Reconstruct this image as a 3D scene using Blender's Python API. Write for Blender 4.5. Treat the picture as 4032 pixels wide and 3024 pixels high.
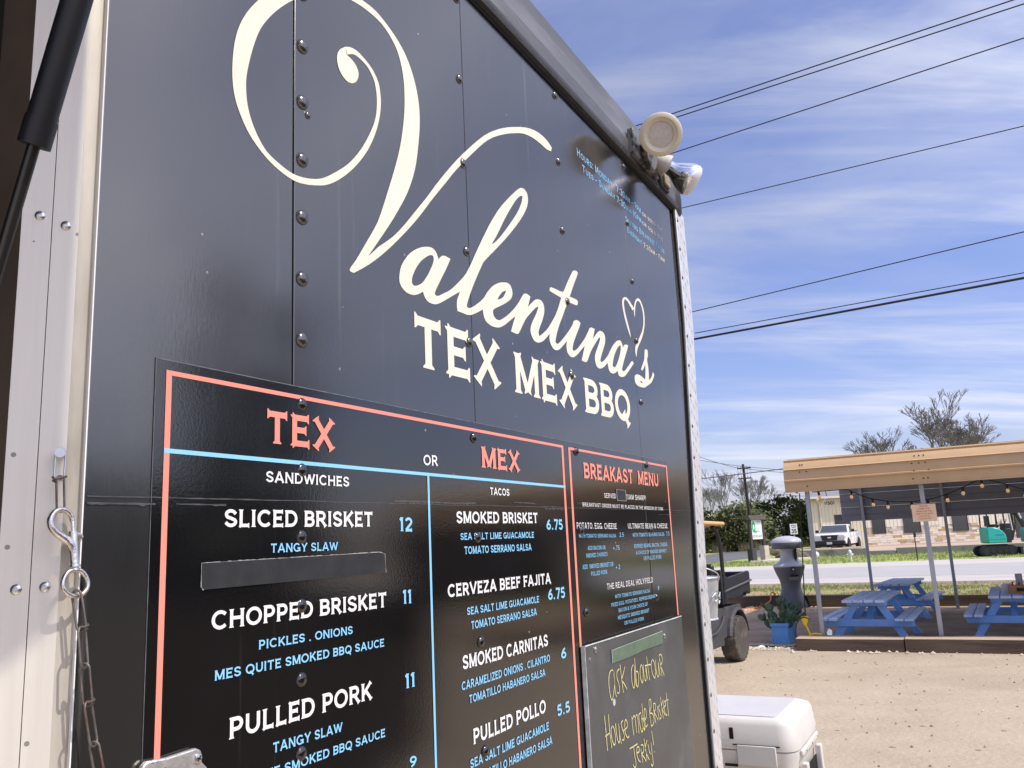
import bpy, math, random
from mathutils import Vector, Matrix, Euler, noise as mnoise
from mathutils.geometry import tessellate_polygon
R = math.radians
random.seed(7)
for _o in list(bpy.data.objects): bpy.data.objects.remove(_o)
SC = bpy.context.scene
COL = SC.collection

# ---------------------------------------------------------------- camera
cam_d = bpy.data.cameras.new('camera'); cam = bpy.data.objects.new('camera', cam_d); COL.objects.link(cam)
cam_d.sensor_width = 36.0; cam_d.lens = 36.0*3300/4032; cam_d.clip_start = 0.02; cam_d.clip_end = 2000
PITCH, ROLL = R(10.874), R(-2.6665)
_f = Vector((0, math.cos(PITCH), math.sin(PITCH))); _x0 = Vector((1,0,0)); _u0 = _x0.cross(_f)
_x = math.cos(ROLL)*_x0 + math.sin(ROLL)*_u0; _u = -math.sin(ROLL)*_x0 + math.cos(ROLL)*_u0
_m = Matrix((_x, _u, -_f)).transposed().to_4x4(); _m.translation = (0,0,1.6)
cam.matrix_world = _m
SC.camera = cam

# ---------------------------------------------------------------- light
SUN_AZ, SUN_EL = 118.0, 55.0          # clockwise from +Y
SUN_STRENGTH, SKY_STRENGTH = 3.5, 0.135
SC.view_settings.view_transform = 'Standard'; SC.view_settings.look = 'None'
SC.view_settings.exposure = 0.08; SC.view_settings.gamma = 1.0; SC.view_settings.use_curve_mapping = False
sun_dir = Vector((math.sin(R(SUN_AZ))*math.cos(R(SUN_EL)), math.cos(R(SUN_AZ))*math.cos(R(SUN_EL)), math.sin(R(SUN_EL))))
sd = bpy.data.lights.new('sun', 'SUN'); sun = bpy.data.objects.new('sun', sd); COL.objects.link(sun)
sd.energy = SUN_STRENGTH; sd.angle = R(0.53); sd.color = (1.0, 0.955, 0.88)
sun.rotation_euler = sun_dir.to_track_quat('Z', 'Y').to_euler()
W = bpy.data.worlds.new('World'); SC.world = W; W.use_nodes = True
nt = W.node_tree; nt.nodes.clear(); L = nt.links.new
def wn_(t, **kw):
    n = nt.nodes.new(t)
    for k_, v_ in kw.items(): setattr(n, k_, v_)
    return n
out = wn_('ShaderNodeOutputWorld'); bg = wn_('ShaderNodeBackground'); bg.inputs[1].default_value = SKY_STRENGTH
sky = wn_('ShaderNodeTexSky', sky_type='NISHITA', sun_disc=False, sun_elevation=R(SUN_EL), sun_rotation=R(SUN_AZ))
sky.air_density = 1.0; sky.dust_density = 1.8; sky.ozone_density = 2.2; sky.altitude = 150
tc = wn_('ShaderNodeTexCoord'); sep = wn_('ShaderNodeSeparateXYZ'); L(tc.outputs['Generated'], sep.inputs[0])
def mth(op, a, b=None, clamp=False):
    n = wn_('ShaderNodeMath', operation=op); n.use_clamp = clamp
    for i, v in enumerate((a, b)):
        if v is None: continue
        if isinstance(v, (int, float)): n.inputs[i].default_value = v
        else: L(v, n.inputs[i])
    return n.outputs[0]
zz = mth('ADD', mth('MAXIMUM', sep.outputs[2], 0.0), 0.16)
comb = wn_('ShaderNodeCombineXYZ'); L(mth('DIVIDE', sep.outputs[0], zz), comb.inputs[0]); L(mth('DIVIDE', sep.outputs[1], zz), comb.inputs[1])
def cloud(rot, scl, sc, det, lo, hi, dist, loc=(0,0,0)):
    mp = wn_('ShaderNodeMapping'); mp.inputs['Rotation'].default_value = (0,0,rot); mp.inputs['Scale'].default_value = scl; mp.inputs['Location'].default_value = loc
    L(comb.outputs[0], mp.inputs[0])
    n = wn_('ShaderNodeTexNoise'); n.inputs['Scale'].default_value = sc; n.inputs['Detail'].default_value = det; n.inputs['Roughness'].default_value = 0.58; n.inputs['Distortion'].default_value = dist
    L(mp.outputs[0], n.inputs['Vector'])
    r = wn_('ShaderNodeMapRange', interpolation_type='SMOOTHSTEP'); r.inputs[1].default_value = lo; r.inputs[2].default_value = hi
    L(n.outputs[0], r.inputs[0]); return r.outputs[0]
CLX, CLY = 11.3, 3.3  # shifts a cloud bank, out of view, to where the wall mirrors it brighter
c1 = cloud(R(62), (0.42, 1.9, 1), 1.25, 10, 0.45, 0.74, 0.9)
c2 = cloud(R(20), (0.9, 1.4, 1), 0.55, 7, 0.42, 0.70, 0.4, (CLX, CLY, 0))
c3 = cloud(R(118), (0.35, 3.4, 1), 1.1, 8, 0.48, 0.72, 0.3, (1.3, 5.2, 0))
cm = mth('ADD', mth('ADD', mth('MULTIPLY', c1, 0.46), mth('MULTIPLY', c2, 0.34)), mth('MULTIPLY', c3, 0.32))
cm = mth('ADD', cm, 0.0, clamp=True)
tint = wn_('ShaderNodeMix', data_type='RGBA', blend_type='MULTIPLY'); tint.inputs[0].default_value = 1.0
L(sky.outputs[0], tint.inputs[6]); tint.inputs[7].default_value = (1.10, 1.03, 1.32, 1)
bw = wn_('ShaderNodeRGBToBW'); L(tint.outputs[2], bw.inputs[0])
cc = wn_('ShaderNodeCombineColor'); dotn = wn_('ShaderNodeVectorMath', operation='DOT_PRODUCT'); L(tc.outputs['Generated'], dotn.inputs[0]); dotn.inputs[1].default_value = sun_dir
fwd = mth('POWER', mth('MAXIMUM', dotn.outputs['Value'], 0.0), 2.2)      # thin cloud scatters forward: brighter towards the sun
lum = mth('MULTIPLY', mth('MULTIPLY', mth('ADD', bw.outputs[0], 1.6), 1.18), mth('ADD', 1.0, mth('MULTIPLY', fwd, 3.3)))
L(mth('MULTIPLY', lum, 0.97), cc.inputs[0]); L(mth('MULTIPLY', lum, 1.0), cc.inputs[1]); L(mth('MULTIPLY', lum, 1.13), cc.inputs[2])
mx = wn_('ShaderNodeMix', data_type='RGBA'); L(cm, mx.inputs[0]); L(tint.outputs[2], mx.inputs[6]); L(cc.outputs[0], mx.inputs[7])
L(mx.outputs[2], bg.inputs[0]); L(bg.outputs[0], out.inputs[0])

# ---------------------------------------------------------------- materials
def mat(name, col, rough=0.6, metal=0.0, var=0.12, vs=6.0, bump=0.0, bs=60.0, col2=None, c2s=3.0, c2w=(0.5, 0.7), spec=0.5, coat=0.0,
        stretch=(1,1,1), emit=None, trans=0.0, ior=1.45, rvar=0.0, spots=None, streak=None, tint=None):
    m = bpy.data.materials.new(name); m.use_nodes = True; t = m.node_tree; p = t.nodes['Principled BSDF']
    ln = t.links.new
    p.inputs['Roughness'].default_value = rough; p.inputs['Metallic'].default_value = metal
    p.inputs['Specular IOR Level'].default_value = spec; p.inputs['Coat Weight'].default_value = coat; p.inputs['Coat Roughness'].default_value = 0.05
    p.inputs['IOR'].default_value = ior; p.inputs['Transmission Weight'].default_value = trans
    c = tuple(col)+(1,)
    if tint: p.inputs['Specular Tint'].default_value = tuple(tint)+(1,)
    p.inputs['Base Color'].default_value = c
    tcn = t.nodes.new('ShaderNodeTexCoord'); mp = t.nodes.new('ShaderNodeMapping'); mp.inputs['Scale'].default_value = stretch
    ln(tcn.outputs['Object'], mp.inputs[0]); vec = mp.outputs[0]
    def noi(s, d=5):
        n = t.nodes.new('ShaderNodeTexNoise'); n.inputs['Scale'].default_value = s; n.inputs['Detail'].default_value = d; n.inputs['Roughness'].default_value = 0.62
        ln(vec, n.inputs['Vector']); return n.outputs[0]
    cur = None
    if var > 0:
        n = noi(vs); a = t.nodes.new('ShaderNodeMix'); a.data_type = 'RGBA'
        r = t.nodes.new('ShaderNodeMapRange'); r.inputs[1].default_value = 0.3; r.inputs[2].default_value = 0.7; ln(n, r.inputs[0])
        ln(r.outputs[0], a.inputs[0])
        a.inputs[6].default_value = tuple(x*(1-var) for x in col)+(1,); a.inputs[7].default_value = tuple(min(1, x*(1+var)) for x in col)+(1,)
        cur = a.outputs[2]
        if rvar:
            rr_ = t.nodes.new('ShaderNodeMapRange'); rr_.inputs[3].default_value = max(0.02, rough-rvar); rr_.inputs[4].default_value = rough+rvar
            ln(r.outputs[0], rr_.inputs[0]); ln(rr_.outputs[0], p.inputs['Roughness'])
    if col2:
        n = noi(c2s, 7); r = t.nodes.new('ShaderNodeMapRange'); r.interpolation_type = 'SMOOTHSTEP'; r.inputs[1].default_value = c2w[0]; r.inputs[2].default_value = c2w[1]; ln(n, r.inputs[0])
        b = t.nodes.new('ShaderNodeMix'); b.data_type = 'RGBA'; ln(r.outputs[0], b.inputs[0])
        if cur: ln(cur, b.inputs[6])
        else: b.inputs[6].default_value = c
        b.inputs[7].default_value = tuple(col2)+(1,); cur = b.outputs[2]
    if streak:
        ms = t.nodes.new('ShaderNodeMapping'); ms.inputs['Scale'].default_value = streak[0]; ln(tcn.outputs['Object'], ms.inputs[0])
        n_ = t.nodes.new('ShaderNodeTexNoise'); n_.inputs['Scale'].default_value = 1.0; n_.inputs['Detail'].default_value = 3; ln(ms.outputs[0], n_.inputs['Vector'])
        r = t.nodes.new('ShaderNodeMapRange'); r.interpolation_type = 'SMOOTHSTEP'; r.inputs[1].default_value = streak[2]; r.inputs[2].default_value = streak[3]; ln(n_.outputs[0], r.inputs[0])
        b = t.nodes.new('ShaderNodeMix'); b.data_type = 'RGBA'; ln(r.outputs[0], b.inputs[0])
        if cur: ln(cur, b.inputs[6])
        else: b.inputs[6].default_value = c
        b.inputs[7].default_value = tuple(streak[1])+(1,); cur = b.outputs[2]
    if spots:
        sc_, thr, sc_col = spots
        v = t.nodes.new('ShaderNodeTexVoronoi'); v.inputs['Scale'].default_value = sc_; ln(tcn.outputs['Object'], v.inputs['Vector'])
        wn2 = t.nodes.new('ShaderNodeTexWhiteNoise'); ln(v.outputs['Position'], wn2.inputs['Vector'])
        g1 = t.nodes.new('ShaderNodeMath'); g1.operation = 'LESS_THAN'; g1.inputs[1].default_value = 0.16; ln(v.outputs['Distance'], g1.inputs[0])
        g2 = t.nodes.new('ShaderNodeMath'); g2.operation = 'LESS_THAN'; g2.inputs[1].default_value = thr; ln(wn2.outputs[0], g2.inputs[0])
        g3 = t.nodes.new('ShaderNodeMath'); g3.operation = 'MULTIPLY'; ln(g1.outputs[0], g3.inputs[0]); ln(g2.outputs[0], g3.inputs[1])
        b = t.nodes.new('ShaderNodeMix'); b.data_type = 'RGBA'; ln(g3.outputs[0], b.inputs[0])
        if cur: ln(cur, b.inputs[6])
        else: b.inputs[6].default_value = c
        b.inputs[7].default_value = tuple(sc_col)+(1,); cur = b.outputs[2]
    if cur: ln(cur, p.inputs['Base Color'])
    if bump:
        bn = t.nodes.new('ShaderNodeBump'); bn.inputs['Strength'].default_value = min(1, bump); bn.inputs['Distance'].default_value = 1.0/bs*0.6
        ln(noi(bs, 4), bn.inputs['Height']); ln(bn.outputs[0], p.inputs['Normal'])
    if emit:
        p.inputs['Emission Color'].default_value = tuple(emit[:3])+(1,); p.inputs['Emission Strength'].default_value = emit[3]
    return m

# ---------------------------------------------------------------- mesh helpers
class M:
    def __init__(s): s.v = []; s.f = []; s.mi = []; s.cur = 0
    def add(s, vs, fs):
        b = len(s.v); s.v += [tuple(x) for x in vs]; s.f += [tuple(b+i for i in q) for q in fs]; s.mi += [s.cur]*len(fs); return s
    def box(s, x0, x1, y0, y1, z0, z1):
        return s.add([(x,y,z) for z in (z0,z1) for y in (y0,y1) for x in (x0,x1)], [(0,2,3,1),(4,5,7,6),(0,1,5,4),(1,3,7,5),(3,2,6,7),(2,0,4,6)])
    def bar(s, p0, p1, w, h, up=(0,0,1)):
        p0 = Vector(p0); p1 = Vector(p1); d = (p1-p0).normalized(); u = Vector(up)
        if abs(d.dot(u)) > 0.98: u = Vector((1,0,0))
        a = d.cross(u).normalized()*w/2; b = a.cross(d).normalized()*h/2
        vs = [p+q for p in (p0,p1) for q in (-a-b, a-b, a+b, -a+b)]
        return s.add(vs, [(0,1,2,3),(7,6,5,4),(0,4,5,1),(1,5,6,2),(2,6,7,3),(3,7,4,0)])
    def cyl(s, p0, p1, r0, r1=None, n=12, caps=True):
        if r1 is None: r1 = r0
        p0 = Vector(p0); p1 = Vector(p1); d = (p1-p0).normalized(); u = Vector((0,0,1)) if abs(d.z) < 0.9 else Vector((1,0,0))
        a = d.cross(u).normalized(); b = d.cross(a)
        vs = []
        for p, r in ((p0,r0),(p1,r1)):
            for i in range(n):
                t = 2*math.pi*i/n; vs.append(p+(a*math.cos(t)+b*math.sin(t))*r)
        fs = [(i, i+n, (i+1)%n+n, (i+1)%n) for i in range(n)]
        if caps: fs += [tuple(range(n)), tuple(range(2*n-1, n-1, -1))]
        return s.add(vs, fs)
    def tube(s, pts, r, n=8, closed=False):
        pts = [Vector(p) for p in pts]; k = len(pts); vs = []; prev = None
        for i, p in enumerate(pts):
            if closed: d = (pts[(i+1)%k]-pts[i-1])
            else: d = pts[min(i+1,k-1)]-pts[max(i-1,0)]
            d.normalize()
            if prev is None:
                u = Vector((0,0,1)) if abs(d.z) < 0.9 else Vector((1,0,0)); a = d.cross(u).normalized()
            else:
                a = (prev-d*prev.dot(d)).normalized()
            prev = a; b = d.cross(a); rr = r[i] if isinstance(r, (list,tuple)) else r
            for j in range(n):
                t = 2*math.pi*j/n; vs.append(p+(a*math.cos(t)+b*math.sin(t))*rr)
        fs = []
        for i in range(k if closed else k-1):
            i2 = (i+1)%k
            for j in range(n): fs.append((i*n+j, i*n+(j+1)%n, i2*n+(j+1)%n, i2*n+j))
        if not closed: fs += [tuple(range(n-1,-1,-1)), tuple(range((k-1)*n, k*n))]
        return s.add(vs, fs)
    def lathe(s, prof, n=24, mx=None):
        vs = []; fs = []; k = len(prof)
        for r, z in prof:
            for j in range(n):
                t = 2*math.pi*j/n; vs.append(Vector((max(r,1e-5)*math.cos(t), max(r,1e-5)*math.sin(t), z)))
        for i in range(k-1):
            for j in range(n): fs.append((i*n+j, i*n+(j+1)%n, (i+1)*n+(j+1)%n, (i+1)*n+j))
        if prof[0][0] > 1e-4: fs.append(tuple(range(n-1,-1,-1)))
        if prof[-1][0] > 1e-4: fs.append(tuple(range((k-1)*n, k*n)))
        if mx is not None: vs = [mx@v for v in vs]
        return s.add(vs, fs)
    def prism(s, poly, fn, d0, d1):
        """poly 2-D outline, fn(a,b,d)->3-D"""
        n = len(poly); vs = [fn(a,b,d0) for a,b in poly]+[fn(a,b,d1) for a,b in poly]
        tri = tessellate_polygon([[Vector((a,b,0)) for a,b in poly]])
        fs = [tuple(t) for t in tri]+[tuple(n+i for i in reversed(t)) for t in tri]
        fs += [(i,(i+1)%n,n+(i+1)%n,n+i) for i in range(n)]
        return s.add(vs, fs)
    def sheet(s, poly, z): return s.add([(x,y,z) for x,y in poly], [tuple(range(len(poly)))])
    def ball(s, c, rx, ry=None, rz=None, n=10, k=6, rot=None):
        ry = ry or rx; rz = rz or rx; c = Vector(c); vs = []; fs = []
        for i in range(k+1):
            ph = -math.pi/2+math.pi*i/k
            for j in range(n):
                t = 2*math.pi*j/n; v = Vector((rx*math.cos(ph)*math.cos(t), ry*math.cos(ph)*math.sin(t), rz*math.sin(ph)))
                if rot is not None: v = rot@v
                vs.append(c+v)
        for i in range(k):
            for j in range(n): fs.append((i*n+j, i*n+(j+1)%n, (i+1)*n+(j+1)%n, (i+1)*n+j))
        return s.add(vs, fs)
    def mesh(s, name, mats, smooth=35, shift=None):
        me = bpy.data.meshes.new(name)
        vs = s.v if shift is None else [(x-shift[0], y-shift[1], z-shift[2]) for x,y,z in s.v]
        me.from_pydata(vs, [], s.f)
        if not isinstance(mats, (list,tuple)): mats = [mats]
        for m in mats: me.materials.append(m)
        if len(mats) > 1: me.polygons.foreach_set('material_index', s.mi)
        if smooth:
            me.polygons.foreach_set('use_smooth', [True]*len(me.polygons)); me.set_sharp_from_angle(angle=R(smooth))
        me.update(); return me
    def build(s, name, mats, parent=None, label=None, cat=None, group=None, kind=None, smooth=35, shift=None, bevel=0, loc=None, rz=0, fix=True):
        me = s.mesh(name, mats, smooth, shift)
        if fix:
            import bmesh
            bm = bmesh.new(); bm.from_mesh(me); bmesh.ops.recalc_face_normals(bm, faces=bm.faces); bm.to_mesh(me); bm.free()
        o = bpy.data.objects.new(name, me); COL.objects.link(o)
        if parent: o.parent = parent
        if loc is not None: o.location = loc
        if rz: o.rotation_euler = (0,0,rz)
        if bevel:
            b = o.modifiers.new('edge', 'BEVEL'); b.width = bevel; b.segments = 2; b.limit_method = 'ANGLE'; b.angle_limit = R(40)
        tag(o, label, cat, group, kind); return o
def tag(o, label=None, cat=None, group=None, kind=None):
    if label: o['label'] = label
    if cat: o['category'] = cat
    if group: o['group'] = group
    if kind: o['kind'] = kind
    return o
def thing(name, label, cat, loc=(0,0,0), rz=0.0, group=None):
    o = bpy.data.objects.new(name, None); COL.objects.link(o); o.location = loc; o.rotation_euler = (0,0,rz); o.empty_display_size = 0.1
    return tag(o, label, cat, group)
def inst(src, name, parent=None, loc=None, rot=None, scale=None):
    o = src.copy(); o.name = name; COL.objects.link(o)
    if parent is not None: o.parent = parent
    if loc is not None: o.location = loc
    if rot is not None: o.rotation_euler = rot
    if scale is not None: o.scale = scale
    return o
def copy_tree(o, parent=None):
    c = o.copy(); COL.objects.link(c)
    if parent is not None: c.parent = parent
    for ch in [x for x in bpy.data.objects if x.parent == o]: copy_tree(ch, c)
    return c
def crom(pts, n=4, closed=False):
    pts = [Vector(p) for p in pts]; k = len(pts); o = []
    for i in range(k if closed else k-1):
        p0 = pts[i-1] if (closed or i > 0) else pts[0]; p1 = pts[i]; p2 = pts[(i+1)%k]; p3 = pts[(i+2)%k] if (closed or i+2 < k) else pts[-1]
        for j in range(n):
            t = j/n; o.append(0.5*((2*p1)+(p2-p0)*t+(2*p0-5*p1+4*p2-p3)*t*t+(3*p1-p0-3*p2+p3)*t*t*t))
    if not closed: o.append(pts[-1])
    return o
# ---- lettering on the trailer wall, metres: along the wall, height above ground
TEXTS=[["MES QUITE SMOKED BBQ SAUCE",0.786,1.1335,1.3125,1.3125,0.0122,"b"],["TOMATILLO HABANERO SALSA",1.4,1.7235,1.1755,1.1755,0.0155,"b"],["TEX",0.8706,1.0162,1.7576,1.7576,0.046,"o"],["OR",1.2604,1.3068,1.7494,1.751,0.0191,"w"],["SANDWICHES",0.8708,1.0504,1.7023,1.7025,0.0154,"w"],["SLICED BRISKET",0.7973,1.1094,1.6405,1.6403,0.023,"w"],["12",1.1829,1.2205,1.6321,1.6316,0.0237,"b"],["TANGY SLAW",0.8812,1.022,1.6051,1.6047,0.0122,"b"],["CHOPPED BRISKET",0.7797,1.1427,1.5121,1.5104,0.0231,"w"],["11",1.1885,1.2136,1.5116,1.5107,0.0226,"b"],["PICKLES . ONIONS",0.8605,1.0562,1.4787,1.4775,0.0119,"b"],["MES QUITE SMOKED BBQ SAUCE",0.7862,1.1347,1.4504,1.4494,0.0121,"b"],["11",1.1902,1.2182,1.3754,1.3746,0.0229,"b"],["PULLED PORK",0.8117,1.1009,1.3757,1.3749,0.0255,"w"],["TANGY SLAW",0.8882,1.0294,1.3425,1.3413,0.0128,"b"],["9",1.1983,1.2178,1.2503,1.2483,0.0176,"b"],["MEX",1.4696,1.6336,1.7576,1.758,0.0426,"o"],["TACOS",1.4984,1.58,1.7032,1.703,0.015,"w"],["SMOKED BRISKET",1.3659,1.7078,1.6456,1.6462,0.0224,"w"],["6.75",1.7518,1.8388,1.6312,1.6306,0.024,"b"],["SEA SALT LIME GUACAMOLE",1.3781,1.686,1.6142,1.614,0.0129,"b"],["TOMATO SERRANO SALSA",1.3906,1.6708,1.5872,1.587,0.0143,"b"],["CERVEZA BEEF FAJITA",1.3283,1.7577,1.5117,1.5111,0.0227,"w"],["6.75",1.7411,1.8301,1.4753,1.4739,0.0244,"b"],["SEA SALT LIME GUACAMOLE",1.3926,1.6947,1.4743,1.4741,0.0139,"b"],["TOMATO SERRANO SALSA",1.406,1.6808,1.4472,1.4484,0.0145,"b"],["SMOKED CARNITAS",1.3709,1.7271,1.3791,1.3785,0.0246,"w"],["6",1.7922,1.8192,1.3416,1.341,0.0237,"b"],["CARAMELIZED ONIONS . CILANTRO",1.3651,1.7331,1.3435,1.3449,0.0149,"b"],["TOMATILLO HABANERO SALSA",1.3895,1.707,1.3168,1.3185,0.0145,"b"],["PULLED POLLO",1.3996,1.7002,1.2435,1.2443,0.0266,"w"],["5.5",1.7566,1.8223,1.2248,1.2226,0.0235,"b"],["SEA SALT LIME GUACAMOLE",1.3857,1.7111,1.2047,1.2071,0.0157,"b"],["BREAKAST  MENU",1.9856,2.5737,1.7605,1.7611,0.0398,"o"],["SERVED",2.1124,2.1988,1.7133,1.7139,0.0131,"w"],["11AM SHARP!",2.2802,2.4438,1.7132,1.714,0.015,"w"],["BREAKFAST ORDER MUST BE PLACED IN THE WINDOW BY 11AM.",1.9645,2.6037,1.6879,1.6865,0.0102,"w"],["POTATO. EGG. CHEESE",1.9202,2.1886,1.6326,1.6302,0.0155,"w"],["WITH TOMATO SERRANO SALSA",1.9302,2.178,1.6104,1.6076,0.0095,"b"],["2.5",2.2056,2.2375,1.6085,1.6087,0.0123,"b"],["ADD BACON OR",1.98,2.0973,1.5791,1.5781,0.01,"b"],["+.75",2.1513,2.1981,1.5741,1.5735,0.0129,"b"],["SMOKED CHORIZO",1.9678,2.1079,1.5605,1.5603,0.0105,"b"],["ADD  SMOKED BRISKET OR",1.941,2.1454,1.5333,1.5327,0.0112,"b"],["+ 2",2.1614,2.193,1.523,1.5232,0.0118,"b"],["PULLED PORK",1.9915,2.099,1.5149,1.5149,0.0107,"b"],["ULTIMATE BEAN & CHEESE",2.2754,2.6302,1.6308,1.6304,0.0151,"w"],["WITH TOMATO SERRANO SALSA",2.308,2.5912,1.6071,1.6071,0.011,"b"],["7.5",2.6118,2.6429,1.6068,1.6072,0.0134,"b"],["REFRIED BEANS. BACON. CHEESE",2.3135,2.6136,1.5759,1.575,0.011,"b"],["& CHOICE OF SMOKED BRISKET",2.3246,2.6003,1.5574,1.5562,0.0097,"b"],["OR PULLED PORK",2.3855,2.5467,1.5389,1.5381,0.0112,"b"],["THE REAL DEAL HOLYFIELD",2.0902,2.4512,1.4748,1.4722,0.0155,"w"],["WITH TOMATO SERRANO SALSA",2.1413,2.4177,1.4486,1.4454,0.0101,"b"],["9",2.4896,2.5043,1.4458,1.4454,0.0131,"b"],["FRIED EGG. POTATOES. REFRIED BEANS",2.1117,2.4594,1.429,1.4272,0.01,"b"],["BACON & YOUR CHOICE OF",2.1609,2.3904,1.4114,1.4099,0.0101,"b"],["MESQUITE SMOKED BRISKET",2.153,2.4,1.3931,1.3911,0.0101,"b"],["OR PULLED PORK",2.1972,2.351,1.3752,1.3731,0.0097,"b"],["Hours: Monday   7:30am - 9pm",2.0805,2.6142,2.69,2.6932,0.0243,"b"],["or sold out",2.6281,2.8449,2.6932,2.6997,0.0159,"c"],["Tues - Sunday 7:30am-10pm",2.1133,2.6111,2.653,2.6576,0.0222,"b"],["or sold out",2.6224,2.8444,2.6572,2.661,0.0171,"c"],["Serving Breakfast Tacos",2.4524,2.8479,2.6113,2.6171,0.0212,"b"],["Everyday!",2.4634,2.6044,2.5783,2.5751,0.0195,"b"],["7:30am - 11am",2.6166,2.8418,2.5735,2.5825,0.0178,"c"],["TEX",1.2404,1.5652,1.9314,1.9371,0.0961,"c"],["MEX",1.6352,1.97,1.9358,1.939,0.0929,"c"],["BBQ",2.0269,2.3654,1.9372,1.9452,0.0923,"c"]]
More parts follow.
